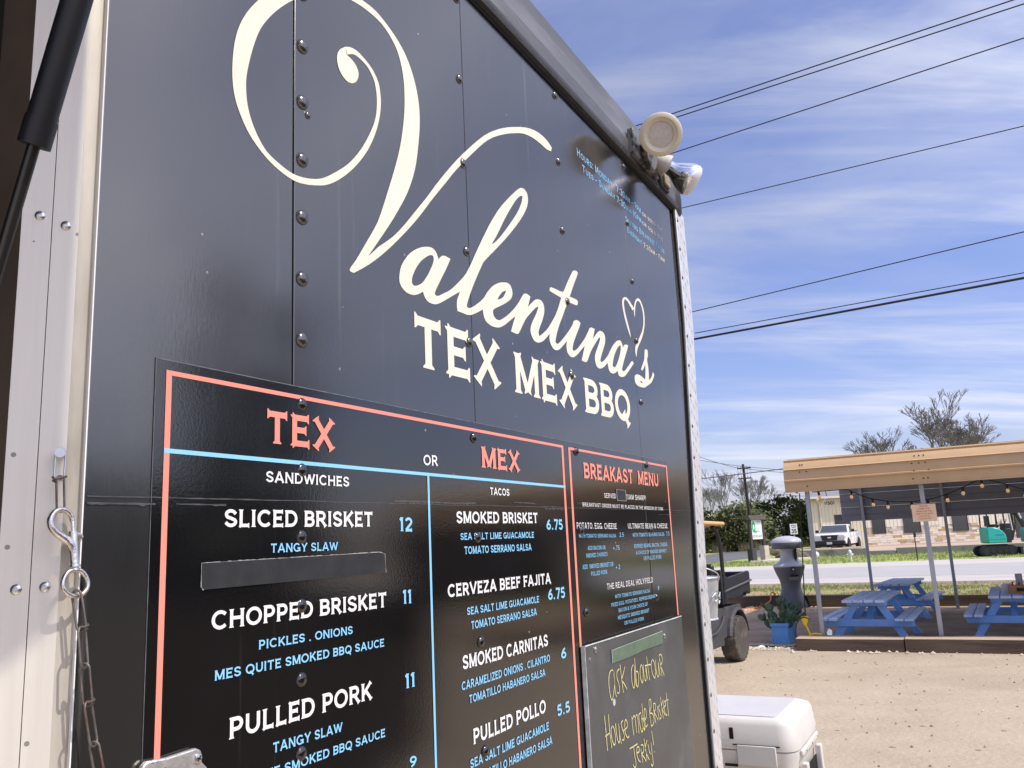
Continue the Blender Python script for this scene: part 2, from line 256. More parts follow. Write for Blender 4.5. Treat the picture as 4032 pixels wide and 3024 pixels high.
SCRIPT=[[[1.1991,2.0901],[1.204,2.109],[1.2146,2.1243],[1.2313,2.1426],[1.2527,2.158],[1.2746,2.1692],[1.2969,2.1769],[1.3129,2.1789],[1.3241,2.1746],[1.3332,2.1616],[1.342,2.1703],[1.354,2.1757],[1.3771,2.175],[1.361,2.1507],[1.3393,2.1219],[1.3148,2.0883],[1.3178,2.0835],[1.3259,2.0836],[1.3444,2.0929],[1.3721,2.1074],[1.3974,2.1264],[1.4313,2.1541],[1.4533,2.1803],[1.4848,2.2242],[1.5153,2.265],[1.5513,2.311],[1.5978,2.3621],[1.6506,2.4081],[1.6906,2.4402],[1.7109,2.4532],[1.7281,2.4564],[1.7423,2.452],[1.7475,2.4406],[1.7438,2.42],[1.7238,2.3916],[1.6867,2.3533],[1.6319,2.3037],[1.567,2.2508],[1.5128,2.208],[1.5041,2.1965],[1.4847,2.1705],[1.4636,2.1405],[1.4469,2.1142],[1.4365,2.0959],[1.4348,2.0876],[1.4431,2.0859],[1.4641,2.0954],[1.5042,2.1211],[1.5256,2.144],[1.5515,2.1641],[1.5817,2.1784],[1.6123,2.1868],[1.6297,2.1865],[1.6398,2.177],[1.6408,2.164],[1.6307,2.1506],[1.5987,2.1322],[1.5468,2.1085],[1.5441,2.1006],[1.5476,2.093],[1.5593,2.0873],[1.5739,2.089],[1.5784,2.0911],[1.5931,2.0984],[1.6156,2.1114],[1.6429,2.1303],[1.6674,2.1506],[1.6887,2.1725],[1.6993,2.1817],[1.7134,2.1852],[1.7322,2.1822],[1.7159,2.1527],[1.7353,2.1667],[1.7571,2.1806],[1.7742,2.1861],[1.7911,2.1868],[1.8031,2.1808],[1.8066,2.1679],[1.8019,2.1532],[1.7889,2.1328],[1.7719,2.1119],[1.7653,2.101],[1.7696,2.0919],[1.7895,2.1021],[1.8171,2.1194],[1.8413,2.1402],[1.8665,2.1636],[1.8878,2.1887],[1.9108,2.2227],[1.843,2.2243],[1.844,2.2326],[1.8534,2.2371],[1.9201,2.2399],[1.9329,2.2479],[1.9503,2.2702],[1.9934,2.3158],[2.0017,2.3214],[2.0201,2.3264],[2.031,2.3239],[2.0259,2.3138],[1.9954,2.2776],[1.9664,2.2394],[2.0103,2.2422],[2.0199,2.2385],[2.0158,2.2279],[2.0053,2.2248],[1.9596,2.2224],[1.9364,2.204],[1.9136,2.1741],[1.8862,2.1418],[1.8665,2.1117],[1.86,2.0956],[1.8662,2.0918],[1.8753,2.093],[1.895,2.1044],[1.9257,2.1256],[1.9522,2.1454],[1.9743,2.1646],[1.9817,2.1756],[1.9991,2.183],[2.0168,2.1838],[2.028,2.1803],[2.0195,2.1678],[1.9956,2.1418],[1.9719,2.1141],[1.9635,2.096],[1.971,2.0913],[1.9974,2.1036],[2.0288,2.1256],[2.0567,2.1464],[2.0766,2.166],[2.0942,2.1832],[2.1269,2.1842],[2.1086,2.1523],[2.1335,2.1705],[2.1533,2.1826],[2.17,2.1882],[2.1882,2.1879],[2.1996,2.1821],[2.2029,2.1718],[2.1979,2.1563],[2.1844,2.1394],[2.1645,2.1161],[2.1524,2.098],[2.1616,2.0939],[2.1852,2.1046],[2.2167,2.1254],[2.2392,2.1459],[2.2673,2.1678],[2.2945,2.1824],[2.3184,2.1899],[2.3333,2.188],[2.3443,2.1711],[2.3551,2.1817],[2.3744,2.1873],[2.39,2.1864],[2.3823,2.1743],[2.359,2.149],[2.3353,2.1202],[2.3215,2.101],[2.3288,2.0943],[2.3496,2.1018],[2.3792,2.12],[2.416,2.144],[2.4297,2.1372],[2.4122,2.1255],[2.3756,2.1022],[2.3462,2.0843],[2.3244,2.0772],[2.3039,2.0749],[2.2895,2.0773],[2.2829,2.0895],[2.2657,2.0809],[2.2454,2.0749],[2.2263,2.0746],[2.2135,2.0815],[2.2097,2.0917],[2.2067,2.1011],[2.1868,2.0879],[2.1624,2.0776],[2.146,2.0735],[2.1284,2.0738],[2.1179,2.0816],[2.1131,2.0947],[2.1168,2.1093],[2.1356,2.1303],[2.1574,2.1539],[2.1643,2.1678],[2.1523,2.1636],[2.1244,2.1422],[2.0946,2.1191],[2.0743,2.0982],[2.0563,2.0768],[2.0353,2.0743],[2.0201,2.0759],[2.0324,2.0958],[2.0473,2.1206],[2.0262,2.1081],[1.9993,2.0898],[1.9779,2.0785],[1.9612,2.073],[1.9421,2.0737],[1.929,2.0815],[1.9252,2.095],[1.9308,2.1113],[1.9076,2.0957],[1.8827,2.08],[1.8639,2.074],[1.8462,2.0743],[1.8321,2.0833],[1.8249,2.0956],[1.829,2.1111],[1.81,2.0965],[1.7872,2.0824],[1.7656,2.0748],[1.7451,2.0733],[1.7318,2.0801],[1.7232,2.0924],[1.7247,2.1058],[1.7386,2.1238],[1.757,2.1431],[1.7731,2.1651],[1.7699,2.1666],[1.7547,2.1589],[1.7284,2.1405],[1.7028,2.1216],[1.6854,2.103],[1.6681,2.0829],[1.6578,2.0736],[1.6247,2.074],[1.6358,2.0943],[1.65,2.1155],[1.6255,2.101],[1.5989,2.0846],[1.5769,2.0738],[1.5593,2.0693],[1.5356,2.0677],[1.5129,2.0722],[1.5038,2.0813],[1.5002,2.0971],[1.4786,2.0857],[1.4439,2.0705],[1.3974,2.0702],[1.3952,2.0803],[1.3972,2.0943],[1.41,2.114],[1.389,2.1029],[1.3572,2.0847],[1.33,2.0697],[1.3136,2.064],[1.2915,2.0633],[1.2794,2.0713],[1.2752,2.0803],[1.2612,2.0723],[1.2429,2.0651],[1.2225,2.0645],[1.2083,2.0697],[1.2001,2.0781]],[[1.3057,2.1626],[1.2944,2.1574],[1.2702,2.1402],[1.2511,2.1184],[1.2399,2.0992],[1.2386,2.0881],[1.2437,2.0844],[1.2558,2.0868],[1.2745,2.0974],[1.2941,2.1192],[1.3112,2.1444],[1.316,2.1571],[1.3138,2.163]],[[1.5512,2.259],[1.5787,2.2892],[1.6126,2.3335],[1.6475,2.3747],[1.6832,2.4128],[1.7078,2.4318],[1.7174,2.4322],[1.7119,2.4159],[1.6898,2.3847],[1.6539,2.3471],[1.6052,2.2998],[1.5685,2.2686]],[[1.5667,2.135],[1.5801,2.1495],[1.5952,2.1612],[1.6092,2.1664],[1.6056,2.1585],[1.5939,2.1466],[1.5791,2.1386]],[[2.3255,2.1742],[2.3124,2.1717],[2.2898,2.1571],[2.2688,2.1366],[2.2541,2.1174],[2.2459,2.0986],[2.2563,2.0953],[2.2691,2.0988],[2.2895,2.1161],[2.3085,2.1381],[2.3227,2.1595]]]
HEARTS=[[[2.4178,2.2182],[2.398,2.2397],[2.3778,2.2706],[2.3655,2.301],[2.364,2.3202],[2.3717,2.3329],[2.3892,2.3417],[2.4084,2.3448],[2.4292,2.3408],[2.4494,2.3325],[2.47,2.3252],[2.4658,2.3182],[2.4535,2.3123],[2.4414,2.3206],[2.4168,2.3328],[2.3988,2.3369],[2.3844,2.331],[2.3792,2.318],[2.383,2.2972],[2.3982,2.2672],[2.4144,2.2411],[2.421,2.2208]],[[2.4717,2.2932],[2.466,2.3061],[2.4721,2.3298],[2.4833,2.3487],[2.5005,2.3631],[2.5191,2.3697],[2.5362,2.3686],[2.5542,2.3573],[2.5676,2.3374],[2.5687,2.3105],[2.5621,2.2862],[2.5436,2.2555],[2.5137,2.2251],[2.483,2.2011],[2.4678,2.1823],[2.4589,2.1613],[2.4521,2.1735],[2.4527,2.1894],[2.4644,2.2055],[2.5011,2.2327],[2.5372,2.2665],[2.5517,2.2922],[2.5556,2.318],[2.5504,2.3397],[2.5338,2.3577],[2.5171,2.3605],[2.5017,2.3551],[2.4888,2.3398],[2.4784,2.317]]]
SCRIPT_S=[[[2.5593,2.2072],[2.543,2.2001],[2.5379,2.185],[2.5329,2.1679],[2.5108,2.146],[2.494,2.1292],[2.5033,2.1248],[2.5199,2.1355],[2.5382,2.1526],[2.5361,2.1301],[2.5264,2.0995],[2.5071,2.1035],[2.4796,2.1071],[2.4516,2.1063],[2.4311,2.0995],[2.4269,2.0872],[2.4312,2.0744],[2.4545,2.0681],[2.5113,2.0708],[2.5493,2.0848],[2.5884,2.0997],[2.6148,2.1222],[2.6213,2.1314],[2.6096,2.1389],[2.5928,2.1187],[2.5622,2.1029],[2.5663,2.1207],[2.5664,2.1472],[2.5591,2.1724],[2.5725,2.1871],[2.5733,2.2037]],[[2.47,2.0885],[2.4927,2.0894],[2.5012,2.0841],[2.483,2.084]]]
SWASH_BALL=[[1.0562,2.4589],[1.0675,2.4583],[1.0808,2.4531],[1.0883,2.4435],[1.0881,2.4326],[1.0821,2.4202],[1.0706,2.4112],[1.0574,2.4078],[1.0445,2.4118],[1.0344,2.421],[1.0294,2.4342],[1.0303,2.4477],[1.0377,2.4604],[1.0526,2.4731]]
SWASH=[[[1.0526,2.4731],[1.0581,2.4605]],[[1.0678,2.48],[1.0695,2.468]],[[1.087,2.4823],[1.083,2.4719]],[[1.1106,2.477],[1.1045,2.4696]],[[1.1306,2.468],[1.1203,2.4627]],[[1.1466,2.4511],[1.1342,2.4476]],[[1.1523,2.4288],[1.1406,2.4231]],[[1.1525,2.4067],[1.1399,2.3952]],[[1.1468,2.3764],[1.1335,2.3677]],[[1.1316,2.3371],[1.1155,2.3314]],[[1.1069,2.2947],[1.0895,2.2914]],[[1.0719,2.252],[1.0571,2.2538]],[[1.0351,2.2176],[1.0211,2.2233]],[[1.0037,2.1959],[0.9903,2.2017]],[[0.977,2.1845],[0.964,2.1909]],[[0.9497,2.1764],[0.9386,2.185]],[[0.9248,2.1732],[0.9171,2.184]],[[0.8963,2.177],[0.8903,2.1894]],[[0.8701,2.1857],[0.8671,2.1979]],[[0.8475,2.1985],[0.8501,2.2129]],[[0.8282,2.2144],[0.836,2.2333]],[[0.8117,2.2375],[0.8274,2.2559]],[[0.802,2.2591],[0.8242,2.2788]],[[0.7975,2.2853],[0.8244,2.299]],[[0.7976,2.3163],[0.8301,2.329]],[[0.8014,2.3473],[0.8398,2.364]],[[0.8101,2.3771],[0.853,2.3969]],[[0.8246,2.4073],[0.8759,2.4328]],[[0.8466,2.4403],[0.9029,2.4658]],[[0.8754,2.476],[0.9312,2.4946]],[[0.9183,2.5139],[0.9608,2.5199]],[[0.971,2.5483],[0.9917,2.5441]],[[1.0241,2.5708],[1.024,2.56]],[[1.0655,2.5854],[1.0501,2.5696]],[[1.1009,2.5944],[1.0711,2.5758]],[[1.1419,2.5961],[1.1127,2.5817]],[[1.1801,2.5863],[1.1584,2.5797]],[[1.2151,2.5706],[1.1926,2.564]],[[1.2419,2.5493],[1.2141,2.5404]],[[1.264,2.5157],[1.2272,2.5002]],[[1.2767,2.477],[1.2291,2.4514]],[[1.2796,2.4337],[1.2238,2.4056]],[[1.2725,2.3806],[1.2122,2.355]],[[1.2584,2.3228],[1.1953,2.3062]],[[1.2311,2.2644],[1.1679,2.2413]],[[1.1943,2.2103],[1.144,2.1879]],[[1.1659,2.1729],[1.1274,2.1594]],[[1.1293,2.1278],[1.0985,2.1185]],[[1.1041,2.0972],[1.0752,2.0859]],[[1.0886,2.0792],[1.0594,2.0666]],[[1.0681,2.0616],[1.0602,2.0618]]]
UPSTROKE=[[[1.0751,2.0799],[1.1027,2.0974],[1.139,2.1292],[1.1775,2.1575],[1.2156,2.1929],[1.2559,2.2358],[1.2986,2.2812],[1.3368,2.3246],[1.4182,2.409],[1.5158,2.4968],[1.5731,2.5398],[1.6379,2.5782],[1.7012,2.6087],[1.7627,2.6338],[1.8157,2.6475],[1.8589,2.6508],[1.8915,2.6464],[1.9075,2.6399]],[[1.0681,2.061],[1.1038,2.0834],[1.1409,2.1109],[1.177,2.1416],[1.221,2.182],[1.2679,2.2287],[1.3182,2.2843],[1.3681,2.3364],[1.4169,2.3874],[1.5186,2.4814],[1.5717,2.5231],[1.6363,2.5612],[1.6995,2.5916],[1.7451,2.6096],[1.7917,2.6192],[1.8339,2.622],[1.8717,2.621],[1.9002,2.6268]]]
CHALK=[[[2.0628,1.2786],[2.0449,1.278],[2.0334,1.263],[2.0314,1.2424],[2.0371,1.2186],[2.0443,1.21],[2.0545,1.2177],[2.0685,1.2449],[2.0686,1.2778],[2.0685,1.2449],[2.0705,1.2234],[2.0762,1.2119]],[[2.1077,1.2753],[2.0916,1.2712],[2.0863,1.2591],[2.0954,1.2428],[2.1003,1.227],[2.0938,1.2185],[2.0822,1.2215]],[[2.1144,1.2842],[2.1184,1.25],[2.125,1.2133]],[[2.1473,1.2751],[2.1292,1.257],[2.1194,1.2455],[2.1342,1.2345],[2.1512,1.2176]],[[2.2101,1.2719],[2.1954,1.265],[2.1886,1.2481],[2.1929,1.2208],[2.2027,1.2137],[2.2108,1.2269],[2.2162,1.2688],[2.2158,1.2441],[2.2185,1.2156]],[[2.2219,1.2861],[2.2228,1.252],[2.2233,1.2159],[2.233,1.2133],[2.2418,1.2288],[2.2402,1.2472],[2.2261,1.2515]],[[2.2667,1.264],[2.2571,1.2516],[2.2561,1.2312],[2.2667,1.2158],[2.276,1.2259],[2.2788,1.2485],[2.2701,1.2635]],[[2.2838,1.2616],[2.2848,1.2337],[2.2905,1.2179],[2.3001,1.2222],[2.3036,1.2542],[2.3077,1.2303],[2.3121,1.218]],[[2.3149,1.2784],[2.3202,1.2472],[2.3271,1.2134]],[[2.2969,1.2563],[2.3436,1.2533]],[[2.3571,1.2633],[2.3467,1.2505],[2.3527,1.2283],[2.3665,1.2132],[2.3777,1.2222],[2.3769,1.251],[2.3613,1.2651]],[[2.3865,1.2593],[2.3856,1.233],[2.3945,1.2125],[2.4074,1.2178],[2.4078,1.2516],[2.4129,1.2242],[2.4176,1.2115]],[[2.4194,1.2671],[2.425,1.2419],[2.4325,1.208]],[[2.4194,1.2671],[2.4355,1.2686],[2.445,1.2588],[2.4415,1.2445],[2.4244,1.2396],[2.4368,1.2256],[2.4523,1.2075]],[[1.9906,1.1828],[1.9941,1.1387],[1.9959,1.1013]],[[2.0158,1.1811],[2.0171,1.1401],[2.0245,1.102]],[[1.988,1.136],[2.0197,1.1386]],[[2.0363,1.1505],[2.0265,1.1443],[2.0264,1.128],[2.0347,1.11],[2.0437,1.105],[2.0506,1.1168],[2.0486,1.1378],[2.0391,1.15]],[[2.0573,1.1526],[2.0606,1.123],[2.0691,1.1047],[2.0781,1.111],[2.0775,1.1487],[2.0808,1.1188],[2.0871,1.0977]],[[2.1083,1.15],[2.095,1.1452],[2.1011,1.1293],[2.1106,1.1147],[2.1053,1.1032],[2.0937,1.1067]],[[2.1065,1.1251],[2.1353,1.1288],[2.1348,1.1417],[2.1247,1.148],[2.1176,1.1345],[2.12,1.1149],[2.1332,1.1027],[2.1434,1.1059]],[[2.1712,1.1477],[2.1727,1.1236],[2.1764,1.1001]],[[2.1726,1.1387],[2.1906,1.1462],[2.1961,1.1255],[2.1976,1.1012]],[[2.1916,1.1351],[2.2102,1.1448],[2.2154,1.1217],[2.2151,1.0954]],[[2.2405,1.1436],[2.2227,1.1402],[2.227,1.1128],[2.2369,1.0954],[2.2471,1.1044],[2.24,1.1414],[2.2448,1.116],[2.2574,1.0945]],[[2.2521,1.165],[2.2547,1.1297],[2.2637,1.0977]],[[2.2605,1.1241],[2.2472,1.1267],[2.2462,1.1068],[2.2617,1.0981]],[[2.2595,1.1198],[2.2783,1.1252],[2.2788,1.1433],[2.2678,1.1475],[2.2643,1.1256],[2.2696,1.1022],[2.2843,1.1049]],[[2.3083,1.1631],[2.3072,1.1266],[2.3137,1.0923]],[[2.3083,1.1631],[2.3228,1.1629],[2.3222,1.1445],[2.3082,1.131],[2.3286,1.1249],[2.3391,1.1068],[2.3255,1.0956],[2.3113,1.0973]],[[2.3414,1.1481],[2.3428,1.1223],[2.3512,1.0952]],[[2.3414,1.1481],[2.356,1.1466],[2.3561,1.1314],[2.3438,1.1267],[2.3591,1.1123],[2.3711,1.0995]],[[2.3727,1.1378],[2.3757,1.1185],[2.3808,1.0988]],[[2.3916,1.1368],[2.382,1.1291],[2.394,1.1151],[2.3986,1.1024],[2.3865,1.1]],[[2.404,1.156],[2.409,1.1289],[2.4163,1.0955]],[[2.4286,1.1446],[2.409,1.1289],[2.4334,1.1006]],[[2.4229,1.1217],[2.4441,1.1275],[2.4388,1.138],[2.428,1.1327],[2.4319,1.1105],[2.4448,1.0985],[2.4521,1.1019]],[[2.4562,1.1593],[2.4601,1.127],[2.4657,1.0921]],[[2.4388,1.138],[2.4708,1.1373]],[[2.1414,1.0744],[2.1985,1.0738]],[[2.1691,1.0748],[2.1737,1.0502],[2.1788,1.0277],[2.168,1.0228],[2.1571,1.0327]],[[2.1875,1.0535],[2.2074,1.0534],[2.2065,1.0645],[2.1933,1.0652],[2.1898,1.0487],[2.1998,1.0335],[2.2117,1.0265]],[[2.2216,1.0568],[2.2245,1.0387],[2.2286,1.0204]],[[2.2235,1.0652],[2.2397,1.0617],[2.2398,1.0463],[2.2254,1.0429],[2.2428,1.0291],[2.2541,1.0178]],[[2.2498,1.0761],[2.2548,1.0518],[2.2614,1.0194]],[[2.2724,1.068],[2.2525,1.0479],[2.2784,1.0166]],[[2.2767,1.0559],[2.283,1.0367],[2.2917,1.0281]],[[2.3015,1.0551],[2.3029,1.03],[2.3072,1.0021],[2.2973,0.9966],[2.2897,1.004]],[[2.3131,1.0833],[2.3207,1.0442]],[[2.3206,1.0284],[2.323,1.026]]]
# ---------------------------------------------------------------- trailer frame
TAZ = R(27.98); TR = R(90-27.98)
TO = Vector((-math.cos(TAZ)*0.86, math.sin(TAZ)*0.86, 0))
def tf(s, off, z): return (TO.x+math.sin(TAZ)*s+math.cos(TAZ)*off, TO.y+math.cos(TAZ)*s-math.sin(TAZ)*off, z)

# paints and metals
m_paint = mat('trailer_paint', (0.020,0.0195,0.019), 0.16, var=0.12, vs=3, bump=0.025, bs=220, col2=(0.045,0.043,0.04), c2s=2.2, c2w=(0.55,0.8), rvar=0.05, spots=(70, 0.006, (0.3,0.3,0.3)), ior=2.15, stretch=(1,1,0.25), streak=((45,1,1.6),(0.10,0.097,0.09),0.62,0.80), tint=(1,0.955,0.86))
m_film = mat('vinyl_film', (0.006,0.006,0.0065), 0.09, var=0.25, vs=3, bump=0.035, bs=240, rvar=0.04, spots=(70, 0.004, (0.25,0.25,0.25)), ior=1.85, streak=((60,1,1.8),(0.03,0.028,0.025),0.64,0.82), tint=(1,0.965,0.88))
m_cream = mat('cream_vinyl', (0.80,0.73,0.57), 0.4, var=0.04, vs=6, spec=0.3)
m_white = mat('white_vinyl', (0.84,0.82,0.77), 0.4, var=0.03, spec=0.3)
m_blue = mat('blue_vinyl', (0.27,0.60,0.83), 0.4, var=0.05, spec=0.3)
m_orange = mat('orange_vinyl', (0.85,0.285,0.205), 0.4, var=0.06, spec=0.3)
MC = {'c': m_cream, 'w': m_white, 'b': m_blue, 'o': m_orange}
m_alu = mat('brushed_aluminium', (0.78,0.725,0.62), 0.45, metal=0.25, var=0.07, vs=30, stretch=(1,1,0.04), bump=0.08, bs=200, col2=(0.55,0.50,0.43), c2s=2.0, c2w=(0.58,0.75), rvar=0.08, spots=(60, 0.10, (0.30,0.27,0.24)))
m_alu2 = mat('shaded_stained_aluminium', (0.52,0.47,0.38), 0.5, metal=0.2, var=0.2, vs=12, stretch=(1,1,0.2), col2=(0.16,0.13,0.09), c2s=5, c2w=(0.5,0.8))
m_steel = mat('zinc_steel', (0.62,0.60,0.57), 0.28, metal=1.0, var=0.15, vs=40, bump=0.1, bs=150)
m_nickel = mat('worn_nickel', (0.72,0.66,0.59), 0.25, metal=1.0, var=0.2, vs=35, col2=(0.25,0.17,0.10), c2s=50, c2w=(0.6,0.75), bump=0.2, bs=160)
m_rust = mat('rusty_wire', (0.20,0.17,0.15), 0.5, metal=0.7, var=0.3, vs=60, col2=(0.20,0.09,0.04), c2s=40, c2w=(0.5,0.7), bump=0.3, bs=300)
m_black = mat('black_plastic', (0.012,0.012,0.013), 0.35, var=0.2, vs=20)
m_dark = mat('interior_dark', (0.02,0.017,0.014), 0.8, var=0.3)
m_wood = mat('inner_frame_brown', (0.10,0.075,0.055), 0.7, var=0.3, vs=5)
m_plate = mat('tread_plate', (0.70,0.69,0.66), 0.38, metal=0.35, var=0.08, vs=20, col2=(0.40,0.36,0.30), c2s=9, c2w=(0.58,0.75))
m_band = mat('roof_band_grey', (0.115,0.115,0.115), 0.45, metal=0.1, var=0.2, vs=5, col2=(0.20,0.195,0.185), c2s=5, c2w=(0.5,0.75), stretch=(0.3,1,1.5), bump=.2, bs=60, spots=(40,0.03,(0.3,0.26,0.2)))
m_lip = mat('peeling_black_lip', (0.035,0.033,0.030), 0.6, var=0.3, vs=14, col2=(0.26,0.23,0.18), c2s=26, c2w=(0.63,0.70), bump=0.4, bs=90)
m_gap = mat('dark_joint', (0.004,0.004,0.004), 0.8, var=0)

# ---------------------------------------------------------------- food trailer
trailer = thing('food_trailer', 'black food trailer with cream script lettering and menu, filling the left of the view', 'food trailer', TO, TR)
def T(name, m, mt, parent=trailer, **kw): return m.build(name, mt, parent, **kw)
ZB, ZT = 0.42, 2.862
pan = []
for a, b in ((0.597, 0.9235), (0.9265, 2.4385), (2.4415, 2.96)):
    pan.append(T('wall_panel', M().box(a, b, 0, 0.03, ZB, ZT), m_paint, bevel=0.0015))
T('panel_joint', M().box(0.922, 0.928, 0.004, 0.02, ZB, ZT).box(2.437, 2.443, 0.004, 0.02, ZB, ZT).box(2.953, 2.968, 0.002, 0.02, ZB, ZT), m_gap)
T('panel_joint', M().box(1.4525, 1.4532, -0.0006, 0.0001, 1.849, ZT), mat('painted_joint', (0.012,0.012,0.012), 0.5, var=0))
# body shell: side beyond the window, roof, floor, far side, end walls, interior
T('body_shell', M().box(-3.2, 3.0, 0.031, 0.05, ZB, 0.985).box(-3.2, -1.6, 0.031, 0.05, 0.985, 2.862).box(-1.6, 3.0, 0.031, 0.05, 2.66, 2.862).box(0.64, 3.0, 0.031, 0.05, 0.985, 2.66)
  .box(-3.2, 3.08, 2.33, 2.36, ZB, 2.862).box(-3.23, -3.2, 0.0, 2.36, ZB, 2.862).box(-3.2, -1.6, 0.0, 0.0305, ZB, 2.86).box(-1.6, 0.597, 0.0, 0.0305, ZB, 0.985), m_paint)
T('end_wall', M().box(3.05, 3.08, 0.03, 2.33, ZB, 2.86), m_plate)
T('roof', M().box(-3.23, 3.09, 0.0, 2.38, 2.99, 3.03), m_band)
T('interior', M().box(-3.15, 3.0, 2.27, 2.3, 0.6, 2.8).box(-3.15, 3.0, 0.055, 2.3, 0.5, 0.6).box(-3.15, 3.0, 0.055, 2.3, 2.75, 2.8), m_dark)
T('counter_shelf', M().box(-1.6, 0.55, -0.34, 0.2, 0.955, 0.985), m_alu)
T('awning_door', M().add([(-1.6,-0.01,2.64),(0.58,-0.01,2.64),(0.58,-1.15,3.20),(-1.6,-1.15,3.20),(-1.6,-0.02,2.67),(0.58,-0.02,2.67),(0.58,-1.165,3.225),(-1.6,-1.165,3.225)],
  [(0,1,2,3),(7,6,5,4),(0,4,5,1),(1,5,6,2),(2,6,7,3),(3,7,4,0)]), m_paint)
# splayed window frame: two screwed aluminium strips, a stained return toned for the fold's shade and the bright panel edge
JN = Vector((-0.62,-0.785,0))                                   # outward normal; splay angle shaped so the frame catches the sun
def jp(u, z, o=0.0): return (0.5966-0.0606*u+JN.x*o, 0.0015+0.0465*u+JN.y*o, z)
def jstrip(u0, u1, th): 
    m = M(); ZA, ZB_ = 0.985, 2.66
    return m.add([jp(u0,ZA,th),jp(u1,ZA,th),jp(u1,ZA,-.004),jp(u0,ZA,-.004),jp(u0,ZB_,th),jp(u1,ZB_,th),jp(u1,ZB_,-.004),jp(u0,ZB_,-.004)],[(0,1,5,4),(1,2,6,5),(2,3,7,6),(3,0,4,7),(4,5,6,7),(3,2,1,0)])
T('window_frame_strip', jstrip(0.604, 1.0, .0006), m_alu)
T('window_frame_strip', jstrip(0.24, 0.592, .0006), m_alu)
mm = M(); N = 8
for i in range(N):
    q = lambda k: (0.24-0.22*k/N, 0.0006-0.0042*math.sin(math.pi*.5*k/N))
    (u0,o0),(u1,o1) = q(i), q(i+1); mm.add([jp(u0,.985,o0),jp(u1,.985,o1),jp(u1,2.66,o1),jp(u0,2.66,o0)], [(0,1,2,3)])
T('frame_return', mm, m_alu2)
T('panel_edge_trim', M().box(0.5950, 0.5966, -0.0012, 0.0024, 0.985, 2.70), m_white)
T('inner_frame', M().box(0.5363, 0.64, 0.0495, 0.115, 0.6, 2.75), m_wood)
T('inner_frame', M().box(0.545, 0.64, 0.117, 0.5, 0.6, 2.75), m_dark)
# screws of the frame, with socket recess
sc = M(); sc.lathe([(0.0056,0),(0.0054,0.0011),(0.0042,0.0022),(0.0021,0.0027),(0.0019,0.0012),(0,0.0012)], 16, JN.to_track_quat('Z','Y').to_matrix().to_4x4())
sme = sc.mesh('screw', m_steel)
for u, z in ((.764,1.997),(.413,1.988),(.764,1.578),(.413,1.579),(.764,1.15),(.413,1.15),(.764,2.42),(.413,2.41)):
    o = bpy.data.objects.new('screw', sme); COL.objects.link(o); o.parent = trailer; o.location = jp(u,z,.0006)
# hook bolt the chain hangs from
T('hook_bolt', M().cyl(jp(.30,1.7224,0), jp(.30,1.7215,.017), 0.0046, n=14).cyl(jp(.30,1.7215,.0165), jp(.30,1.7215,.0185), 0.0056, n=14), m_steel)
# rivets
rv = M(); rv.lathe([(0.0122,0.0),(0.0116,0.0022),(0.0088,0.0050),(0.0045,0.0066),(0,0.007)], 14, Matrix.Rotation(R(90),4,'X'))
rme = rv.mesh('rivet', m_paint, smooth=60); rme2 = rv.mesh('rivet', m_film, smooth=60)
rv3 = M(); rv3.lathe([(0.0075,0.0),(0.006,0.0025),(0,0.004)], 10, Matrix.Rotation(R(90),4,'X')); rme3 = rv3.mesh('plate_rivet', mat('rusty_rivet', (0.16,0.13,0.10), 0.5, metal=0.5, var=0.3), smooth=60)
def rivet(s, z, me, y=-0.0002, sc_=1.0, name='rivet'):
    o = bpy.data.objects.new(name, me); COL.objects.link(o); o.parent = trailer; o.location = (s, y, z); o.scale = (sc_,)*3
z = 2.808
while z > 0.5:
    rivet(0.944, z + 0.002*random.uniform(-1,1), rme2 if z < 1.84 else rme, 0.0004 if z < 1.84 else -0.0002, .88 if z < 1.84 else 1.0); z -= 0.0985
for s, z0, scl in ((1.441, 2.803, 0.9), (1.947, 2.813, 0.95), (2.4725, 2.81, 0.9)):
    z = z0
    while z > 0.5:
        rivet(s+random.uniform(-.003,.003), z, rme2 if z < 1.84 else rme, -0.001 if z < 1.84 else -0.0002, scl); z -= 0.1975
rivet(0.957, 2.298, rme, sc_=0.5)
# tread plate on the corner
def pl_l(z): return 2.905+0.10*min(1,max(0,(z-1.45)/0.95))
def pl_r(z): return 2.995+0.115*min(1,max(0,(z-1.45)/0.95))
cpz = [ZB,1.45,1.7,1.95,2.2,2.4,2.845]
T('corner_plate', M().prism([(pl_l(z),z) for z in cpz]+[(pl_r(z),z) for z in reversed(cpz)], lambda a,b,d: (a,d,b), -0.012, 0.03), m_plate, bevel=0.002)
T('corner_seal', M().prism([(pl_l(z)-.014,z) for z in cpz]+[(pl_l(z)-.002,z) for z in reversed(cpz)], lambda a,b,d: (a,d,b), -0.006, 0.0), m_gap)
td = M()
for i in range(60):
    for j in range(3):
        zc = 0.45+i*0.040+(0.020 if j % 2 else 0); s = pl_l(zc)+0.016+j*0.031; ang = R(78 if (i+j) % 3 == 0 else 118)
        if s > pl_r(zc)-.008: continue
        ca, sa = math.cos(ang)*0.017, math.sin(ang)*0.017; na, nb = -math.sin(ang)*0.0026, math.cos(ang)*0.0019
        td.add([(s-ca,-0.012,zc-sa),(s+na,-0.012,zc+nb),(s+ca,-0.012,zc+sa),(s-na,-0.012,zc-nb),(s,-0.0137,zc)], [(0,1,4),(1,2,4),(2,3,4),(3,0,4)])
T('raised_tread', td, mat('tread_edge', (0.55,0.53,0.50), 0.4, metal=0.35, var=0.2), kind='stuff')
z = 2.80
while z > 0.5: rivet(pl_l(z)+.012, z, rme3, -0.012, 1.0, 'plate_rivet'); z -= 0.115
